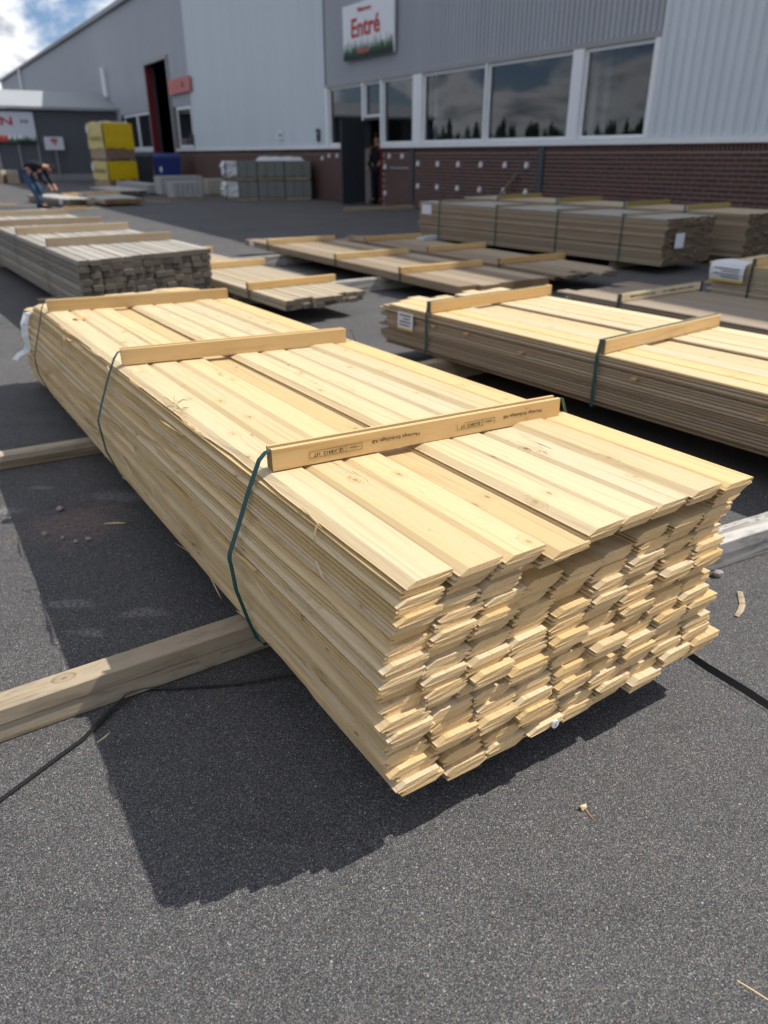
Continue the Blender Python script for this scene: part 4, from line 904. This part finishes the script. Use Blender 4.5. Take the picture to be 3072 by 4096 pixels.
# black strap left on the ground, passing under the front bundle
m = MB(); m.ribbon([(-1.02, 1.00, 0.004), (-0.867, 1.207, 0.004), (-0.748, 1.402, 0.006), (-0.715, 1.49, 0.012), (-0.688, 1.548, 0.02), (-0.65, 1.588, 0.010), (-0.567, 1.594, 0.006), (-0.409, 1.610, 0.010), (-0.252, 1.651, 0.012), (0.1, 1.74, 0.006), (0.35, 1.85, 0.005)], 0.016, 0.0015, [(0.8, -0.45, 0.3)] * 4 + [(0.5, -0.6, 0.6)] + [(0.1, -0.8, 0.5)] * 6)
tag(m.build('strap', 'strap_black'), 'loose black strap trailing left over the asphalt from under the front bundle', 'strap')
m = MB(); m.ribbon([(0.72, 2.06, 0.006), (0.867, 1.765, 0.012), (0.91, 1.675, 0.014), (0.975, 1.574, 0.014), (1.011, 1.513, 0.012), (1.16, 1.27, 0.010), (1.3, 1.0, 0.006)], 0.02, 0.0016, (0.6, 0.3, 0.75))
tag(m.build('strap', 'strap_black'), 'loose black strap running off to the right from under the front bundle', 'strap')
# small litter
def chip(name, label, cat, pts, rad, mat, seg=6, flat=0.45):
    m = MB(); m.tube([(x, y, 0) for x, y in pts], rad, seg); m.v = [(x, y, max(0.0008, z * flat + max(rad) * flat)) for x, y, z in m.v]
    return tag(m.build(name, mat if isinstance(mat, str) else list(mat)), label, cat)
chip('wood_chip', 'pale splintered wood chip lying right of the front bundle', 'wood chip', [(1.186, 2.089), (1.174, 2.05), (1.160, 2.01), (1.138, 1.975), (1.112, 1.945)], [0.009, 0.0105, 0.010, 0.0095, 0.007], 'old_timber', 5, 0.3)
chip('wood_chip', 'flat pale chip on the dirt patch left of the front bundle', 'wood chip', [(-1.105, 2.595), (-1.06, 2.60), (-1.025, 2.598)], [0.003, 0.007, 0.003], 'straw')
chip('wood_chip', 'thin pale sliver beside the black strap at left', 'wood chip', [(-0.712, 1.392), (-0.70, 1.41), (-0.692, 1.428)], [0.0012, 0.003, 0.001], 'straw')
chip('straw', 'yellow straw lying near the lower right corner', 'straw', [(0.624, 0.807), (0.645, 0.79), (0.690, 0.750)], [0.0012, 0.0014, 0.0010], 'straw')
chip('dry_twig', 'small dark twig lying before the front bundle', 'twig', [(0.446, 1.195), (0.452, 1.175), (0.462, 1.152)], [0.0018, 0.0022, 0.001], 'dead_leaf')
m = MB(); m.add([(0, 0, 0.002), (0.010, 0.004, 0.008), (0.012, 0.014, 0.010), (0.003, 0.016, 0.004), (-0.004, 0.008, 0.010)], [(0, 1, 4), (1, 2, 4), (2, 3, 4), (3, 0, 4)])
tag(m.build('dry_leaf', 'straw', None, (0.440, 1.178, 0.001)), 'curled dry leaf scrap beside the small twig', 'leaf')
def pebble(name, label, cat, loc, r_, mat='stone', seed=1, sc_=(1, .8, .7)):
    rp = random.Random(seed); bm = bmesh.new(); bmesh.ops.create_icosphere(bm, subdivisions=2, radius=r_)
    for v in bm.verts: v.co *= rp.uniform(0.8, 1.15); v.co.x *= sc_[0]; v.co.y *= sc_[1]; v.co.z *= sc_[2]
    me = bpy.data.meshes.new(name); bm.to_mesh(me); bm.free(); me.materials.append(MATS[mat])
    o = link(name, me, None, (loc[0], loc[1], r_ * sc_[2] * 0.85)); return tag(o, label, cat)
pebble('stone', 'angular pale stone beside the bleached bearer', 'stone', (1.154, 2.195), 0.019, 'stone', 3)
for k_, (x_, y_, r_) in enumerate(((-1.33, 2.72, 0.016), (-1.30, 2.50, 0.013), (-1.12, 2.46, 0.012), (-1.16, 2.44, 0.010), (-1.22, 2.47, 0.009))):
    pebble('stone', ('biggest dark stone at the back of the dirt patch', 'dark stone at the left of the dirt patch', 'dark stone at the near right of the dirt patch', 'small dark stone at the near side of the dirt patch', 'smallest dark stone before the dirt patch')[k_], 'stone', (x_, y_), r_, 'stone', 10 + k_)
pebble('plastic_scrap', 'tiny yellow plastic scrap by the front bundle\'s lower left edge', 'scrap', (-0.27, 1.74), 0.008, 'yellow_scrap', 5)
pebble('plastic_scrap', 'yellow plastic scrap behind the front bundle\'s far batten', 'scrap', (-1.36, 5.42), 0.03, 'yellow_scrap', 6)
# loose grit over the near asphalt
rg_ = random.Random(77); m = MB()
oct_f = [(0, 2, 4), (2, 1, 4), (1, 3, 4), (3, 0, 4), (2, 0, 5), (1, 2, 5), (3, 1, 5), (0, 3, 5)]
for k_ in range(2600):
    y_ = 0.62 + 2.4 * rg_.random() ** 1.6; x_ = rg_.uniform(-0.72, 0.72) * (y_ * 0.75 + 0.42); r_ = rg_.choice((0.0010, 0.0013, 0.0016, 0.0022)) * rg_.uniform(0.7, 1.2)
    if rg_.random() < 0.02: r_ *= 1.9
    a_ = rg_.uniform(0, 6.28); e = rg_.uniform(0.6, 1.0); ca, sa = math.cos(a_) * r_, math.sin(a_) * r_
    m.add([(x_ + ca, y_ + sa, r_ * .4), (x_ - ca, y_ - sa, r_ * .4), (x_ - sa * e, y_ + ca * e, r_ * .3), (x_ + sa * e, y_ - ca * e, r_ * .3), (x_ + ca * .2, y_, r_ * .95), (x_, y_, -r_ * .2)], oct_f)
grit = link('grit', m.mesh('grit', 'stone', fix=False)); tag(grit, 'fine loose grit scattered over the near asphalt', 'grit', kind='stuff')

# ------------------------------------------------------------------ people
def skin_body(name, J, E_, mat, parent, sub=2, root=0):
    names = list(J); idx = {n_: i for i, n_ in enumerate(names)}
    me = bpy.data.meshes.new(name); me.from_pydata([J[n_][0] for n_ in names], [(idx[a], idx[b]) for a, b in E_], [])
    me.materials.append(MATS[mat]); o = link(name, me, parent)
    sk = o.modifiers.new('skin', 'SKIN'); sk.use_smooth_shade = True
    for i, n_ in enumerate(names):
        r_ = J[n_][1]; sv = me.skin_vertices[0].data[i]; sv.radius = r_ if hasattr(r_, '__len__') else (r_, r_); sv.use_root = (i == root)
    sd = o.modifiers.new('smooth', 'SUBSURF'); sd.levels = 1; sd.render_levels = sub
    return o
def hair_cap(parent, c, r_, mat='hair_brown', tilt=(0, 0, 0)):
    bm = bmesh.new(); bmesh.ops.create_uvsphere(bm, u_segments=14, v_segments=9, radius=r_)
    bmesh.ops.delete(bm, geom=[v for v in bm.verts if v.co.z < -0.15 * r_ and v.co.x > -0.3 * r_], context='VERTS')
    me = bpy.data.meshes.new('hair'); bm.to_mesh(me); bm.free(); me.materials.append(MATS[mat]); me.polygons.foreach_set('use_smooth', [True] * len(me.polygons))
    o = link('hair', me, parent, c, tilt); o.scale = (1.12, 0.92, 1.1); return o
# bending worker, facing +x
pw = thing('person', 'person in jeans and black sweater bending over the dark bundle', 'person', (-9.45, 22.0, 0), R(8))
sL = 0.11
J = {'pelvis': ((-0.30, 0, 0.93), 0.13), 'spine': ((-0.12, 0, 1.04), 0.135), 'chest': ((0.10, 0, 1.07), 0.145), 'neck': ((0.25, 0, 1.05), 0.062), 'head': ((0.36, 0, 0.99), 0.085), 'crown': ((0.45, 0, 0.95), 0.075)}
E_ = [('pelvis', 'spine'), ('spine', 'chest'), ('chest', 'neck'), ('neck', 'head'), ('head', 'crown')]
for q, s_ in (('l', 1), ('r', -1)):
    J.update({'hip' + q: ((-0.28, s_ * 0.10, 0.86), 0.105), 'knee' + q: ((-0.07 + .05 * s_, s_ * 0.12, 0.48), 0.068), 'ankle' + q: ((-0.12 + .16 * (s_ < 0), s_ * 0.13, 0.09), 0.045), 'toe' + q: ((0.06 + .16 * (s_ < 0), s_ * 0.14, 0.04), 0.035),
              'sh' + q: ((0.16, s_ * 0.19, 1.04), 0.07), 'el' + q: ((0.18 + .04 * s_, s_ * 0.22, 0.76), 0.045), 'wr' + q: ((0.33 + .03 * s_, s_ * 0.14, 0.57), 0.032), 'palm' + q: ((0.37 + .03 * s_, s_ * 0.12, 0.51), 0.036)})
    E_ += [('pelvis', 'hip' + q), ('hip' + q, 'knee' + q), ('knee' + q, 'ankle' + q), ('ankle' + q, 'toe' + q), ('chest', 'sh' + q), ('sh' + q, 'el' + q), ('el' + q, 'wr' + q), ('wr' + q, 'palm' + q)]
    for f_ in range(4):
        a = 'f%s%d' % (q, f_); bx = 0.385 + .03 * s_; J[a] = ((bx + .004 * f_, s_ * 0.12 + (f_ - 1.5) * 0.020, 0.465), 0.010); J[a + 'b'] = ((bx + .012, s_ * 0.12 + (f_ - 1.5) * 0.021, 0.425 + .004 * f_), 0.008)
        E_ += [('palm' + q, a), (a, a + 'b')]
    J['th' + q] = ((0.345 + .03 * s_, s_ * 0.07, 0.485), 0.010); J['th' + q + 'b'] = ((0.36 + .03 * s_, s_ * 0.06, 0.455), 0.008); E_ += [('palm' + q, 'th' + q), ('th' + q, 'th' + q + 'b')]
skin_body('body', J, E_, 'skin', pw)
Jt = {'pelvis': ((-0.30, 0, 0.95), 0.150), 'spine': ((-0.12, 0, 1.05), 0.165), 'chest': ((0.10, 0, 1.07), 0.17), 'col': ((0.20, 0, 1.055), 0.10)}
Et = [('pelvis', 'spine'), ('spine', 'chest'), ('chest', 'col')]
Jj = {'pelvis': ((-0.31, 0, 0.92), 0.155)}; Ej = []
for q, s_ in (('l', 1), ('r', -1)):
    Jt.update({'sh' + q: (J['sh' + q][0], 0.088), 'el' + q: (J['el' + q][0], 0.062), 'wr' + q: (tuple(Vector(J['el' + q][0]).lerp(Vector(J['wr' + q][0]), 0.92)), 0.046)})
    Et += [('chest', 'sh' + q), ('sh' + q, 'el' + q), ('el' + q, 'wr' + q)]
    k_ = Vector(J['knee' + q][0])
    Jj.update({'hip' + q: (J['hip' + q][0], 0.125), 'knee' + q: (tuple(k_), 0.09), 'an' + q: ((J['ankle' + q][0][0], J['ankle' + q][0][1], 0.075), 0.075)}); Ej += [('pelvis', 'hip' + q), ('hip' + q, 'knee' + q), ('knee' + q, 'an' + q)]
skin_body('sweater', Jt, Et, 'sweater_black', pw); skin_body('jeans', Jj, Ej, 'jeans', pw)
for q in 'lr':
    a = J['ankle' + q][0]; b = J['toe' + q][0]
    m = MB(); m.tube([(a[0] - .07, a[1], 0.045), (a[0], a[1], 0.055), (b[0] - .02, b[1], 0.045), (b[0] + .06, b[1], 0.032)], [0.035, 0.046, 0.044, 0.026], 10); m.build('shoe', 'shoe_dark', pw, smooth=True)
hair_cap(pw, (0.42, 0, 0.985), 0.098, 'sweater_black', (0, R(55), 0))
for s_ in (1, -1):
    m = MB(); m.tube([(0.37, s_ * .082, 0.975), (0.375, s_ * .095, 0.965)], [0.022, 0.014], 8); m.build('ear', 'skin', pw, smooth=True)
# person standing in the doorway, local +x = facing direction
ps = thing('person', 'person in dark navy workwear with orange shoulder patches standing in the doorway', 'person', (-0.20, 24.02, 0.03), R(-125))
J = {'pelvis': ((0, 0, 0.98), 0.13), 'spine': ((0.0, 0, 1.18), 0.13), 'chest': ((0.01, 0, 1.40), 0.15), 'neck': ((0.0, 0, 1.57), 0.058), 'jaw': ((0.025, 0, 1.655), 0.075), 'head': ((0.01, 0, 1.76), 0.088)}
E_ = [('pelvis', 'spine'), ('spine', 'chest'), ('chest', 'neck'), ('neck', 'jaw'), ('jaw', 'head')]
for q, s_ in (('l', 1), ('r', -1)):
    J.update({'hip' + q: ((0, s_ * 0.10, 0.92), 0.10), 'knee' + q: ((0.03, s_ * 0.11, 0.52), 0.066), 'ankle' + q: ((0.0, s_ * 0.12, 0.09), 0.045), 'toe' + q: ((0.16, s_ * 0.14, 0.035), 0.035),
              'sh' + q: ((0, s_ * 0.20, 1.47), 0.068), 'el' + q: ((-0.02, s_ * 0.27, 1.19), 0.045), 'wr' + q: ((0.10, s_ * 0.27, 0.98), 0.032), 'palm' + q: ((0.13, s_ * 0.265, 0.91), 0.038)})
    E_ += [('pelvis', 'hip' + q), ('hip' + q, 'knee' + q), ('knee' + q, 'ankle' + q), ('ankle' + q, 'toe' + q), ('chest', 'sh' + q), ('sh' + q, 'el' + q), ('el' + q, 'wr' + q), ('wr' + q, 'palm' + q)]
    for f_ in range(4):
        a = 'f%s%d' % (q, f_); J[a] = ((0.14 + (1.5 - f_) * 0.019, s_ * 0.265, 0.865), 0.010); J[a + 'b'] = ((0.135 + (1.5 - f_) * 0.019, s_ * 0.25, 0.82 + .004 * abs(f_ - 1)), 0.008); E_ += [('palm' + q, a), (a, a + 'b')]
    J['th' + q] = ((0.165, s_ * 0.245, 0.885), 0.011); J['th' + q + 'b'] = ((0.175, s_ * 0.235, 0.85), 0.009); E_ += [('palm' + q, 'th' + q), ('th' + q, 'th' + q + 'b')]
skin_body('body', J, E_, 'skin', ps)
Jt = {'pelvis': ((0, 0, 0.95), (0.175, 0.135)), 'spine': ((0, 0, 1.18), (0.17, 0.14)), 'chest': ((0.0, 0, 1.40), (0.18, 0.15)), 'col': ((0, 0, 1.54), 0.085)}; Et = [('pelvis', 'spine'), ('spine', 'chest'), ('chest', 'col')]
Jj = {'pelvis': ((0, 0, 0.97), 0.15)}; Ej = []
for q, s_ in (('l', 1), ('r', -1)):
    Jt.update({'sh' + q: (J['sh' + q][0], 0.085), 'el' + q: (J['el' + q][0], 0.062), 'wr' + q: (J['wr' + q][0], 0.046)}); Et += [('chest', 'sh' + q), ('sh' + q, 'el' + q), ('el' + q, 'wr' + q)]
    Jj.update({'hip' + q: (J['hip' + q][0], 0.118), 'knee' + q: (J['knee' + q][0], 0.088), 'an' + q: ((0.0, s_ * 0.12, 0.075), 0.072)}); Ej += [('pelvis', 'hip' + q), ('hip' + q, 'knee' + q), ('knee' + q, 'an' + q)]
    m = MB(); m.tube([(-.06, s_ * .12, 0.045), (0.02, s_ * .12, 0.055), (0.12, s_ * .135, 0.045), (0.20, s_ * .145, 0.03)], [0.034, 0.046, 0.043, 0.024], 10); m.build('shoe', 'shoe_dark', ps, smooth=True)
    m = MB(); m.tube([(0.02, s_ * .20, 1.555), (0.075, s_ * .17, 1.50), (0.135, s_ * .13, 1.43)], [0.025, 0.042, 0.025], 8); m.build('shoulder_patch', 'patch_orange', ps, smooth=True)
    m = MB(); m.tube([(0.0, s_ * .085, 1.715), (-0.005, s_ * .1, 1.72)], [0.024, 0.015], 8); m.build('ear', 'skin', ps, smooth=True)
skin_body('jacket', Jt, Et, 'workwear_navy', ps); skin_body('trousers', Jj, Ej, 'workwear_navy', ps)
hair_cap(ps, (0.0, 0, 1.785), 0.098)
m = MB(); m.tube([(0.10, 0, 1.735), (0.125, 0, 1.70)], [0.009, 0.016], 8); m.build('nose', 'skin', ps, smooth=True)
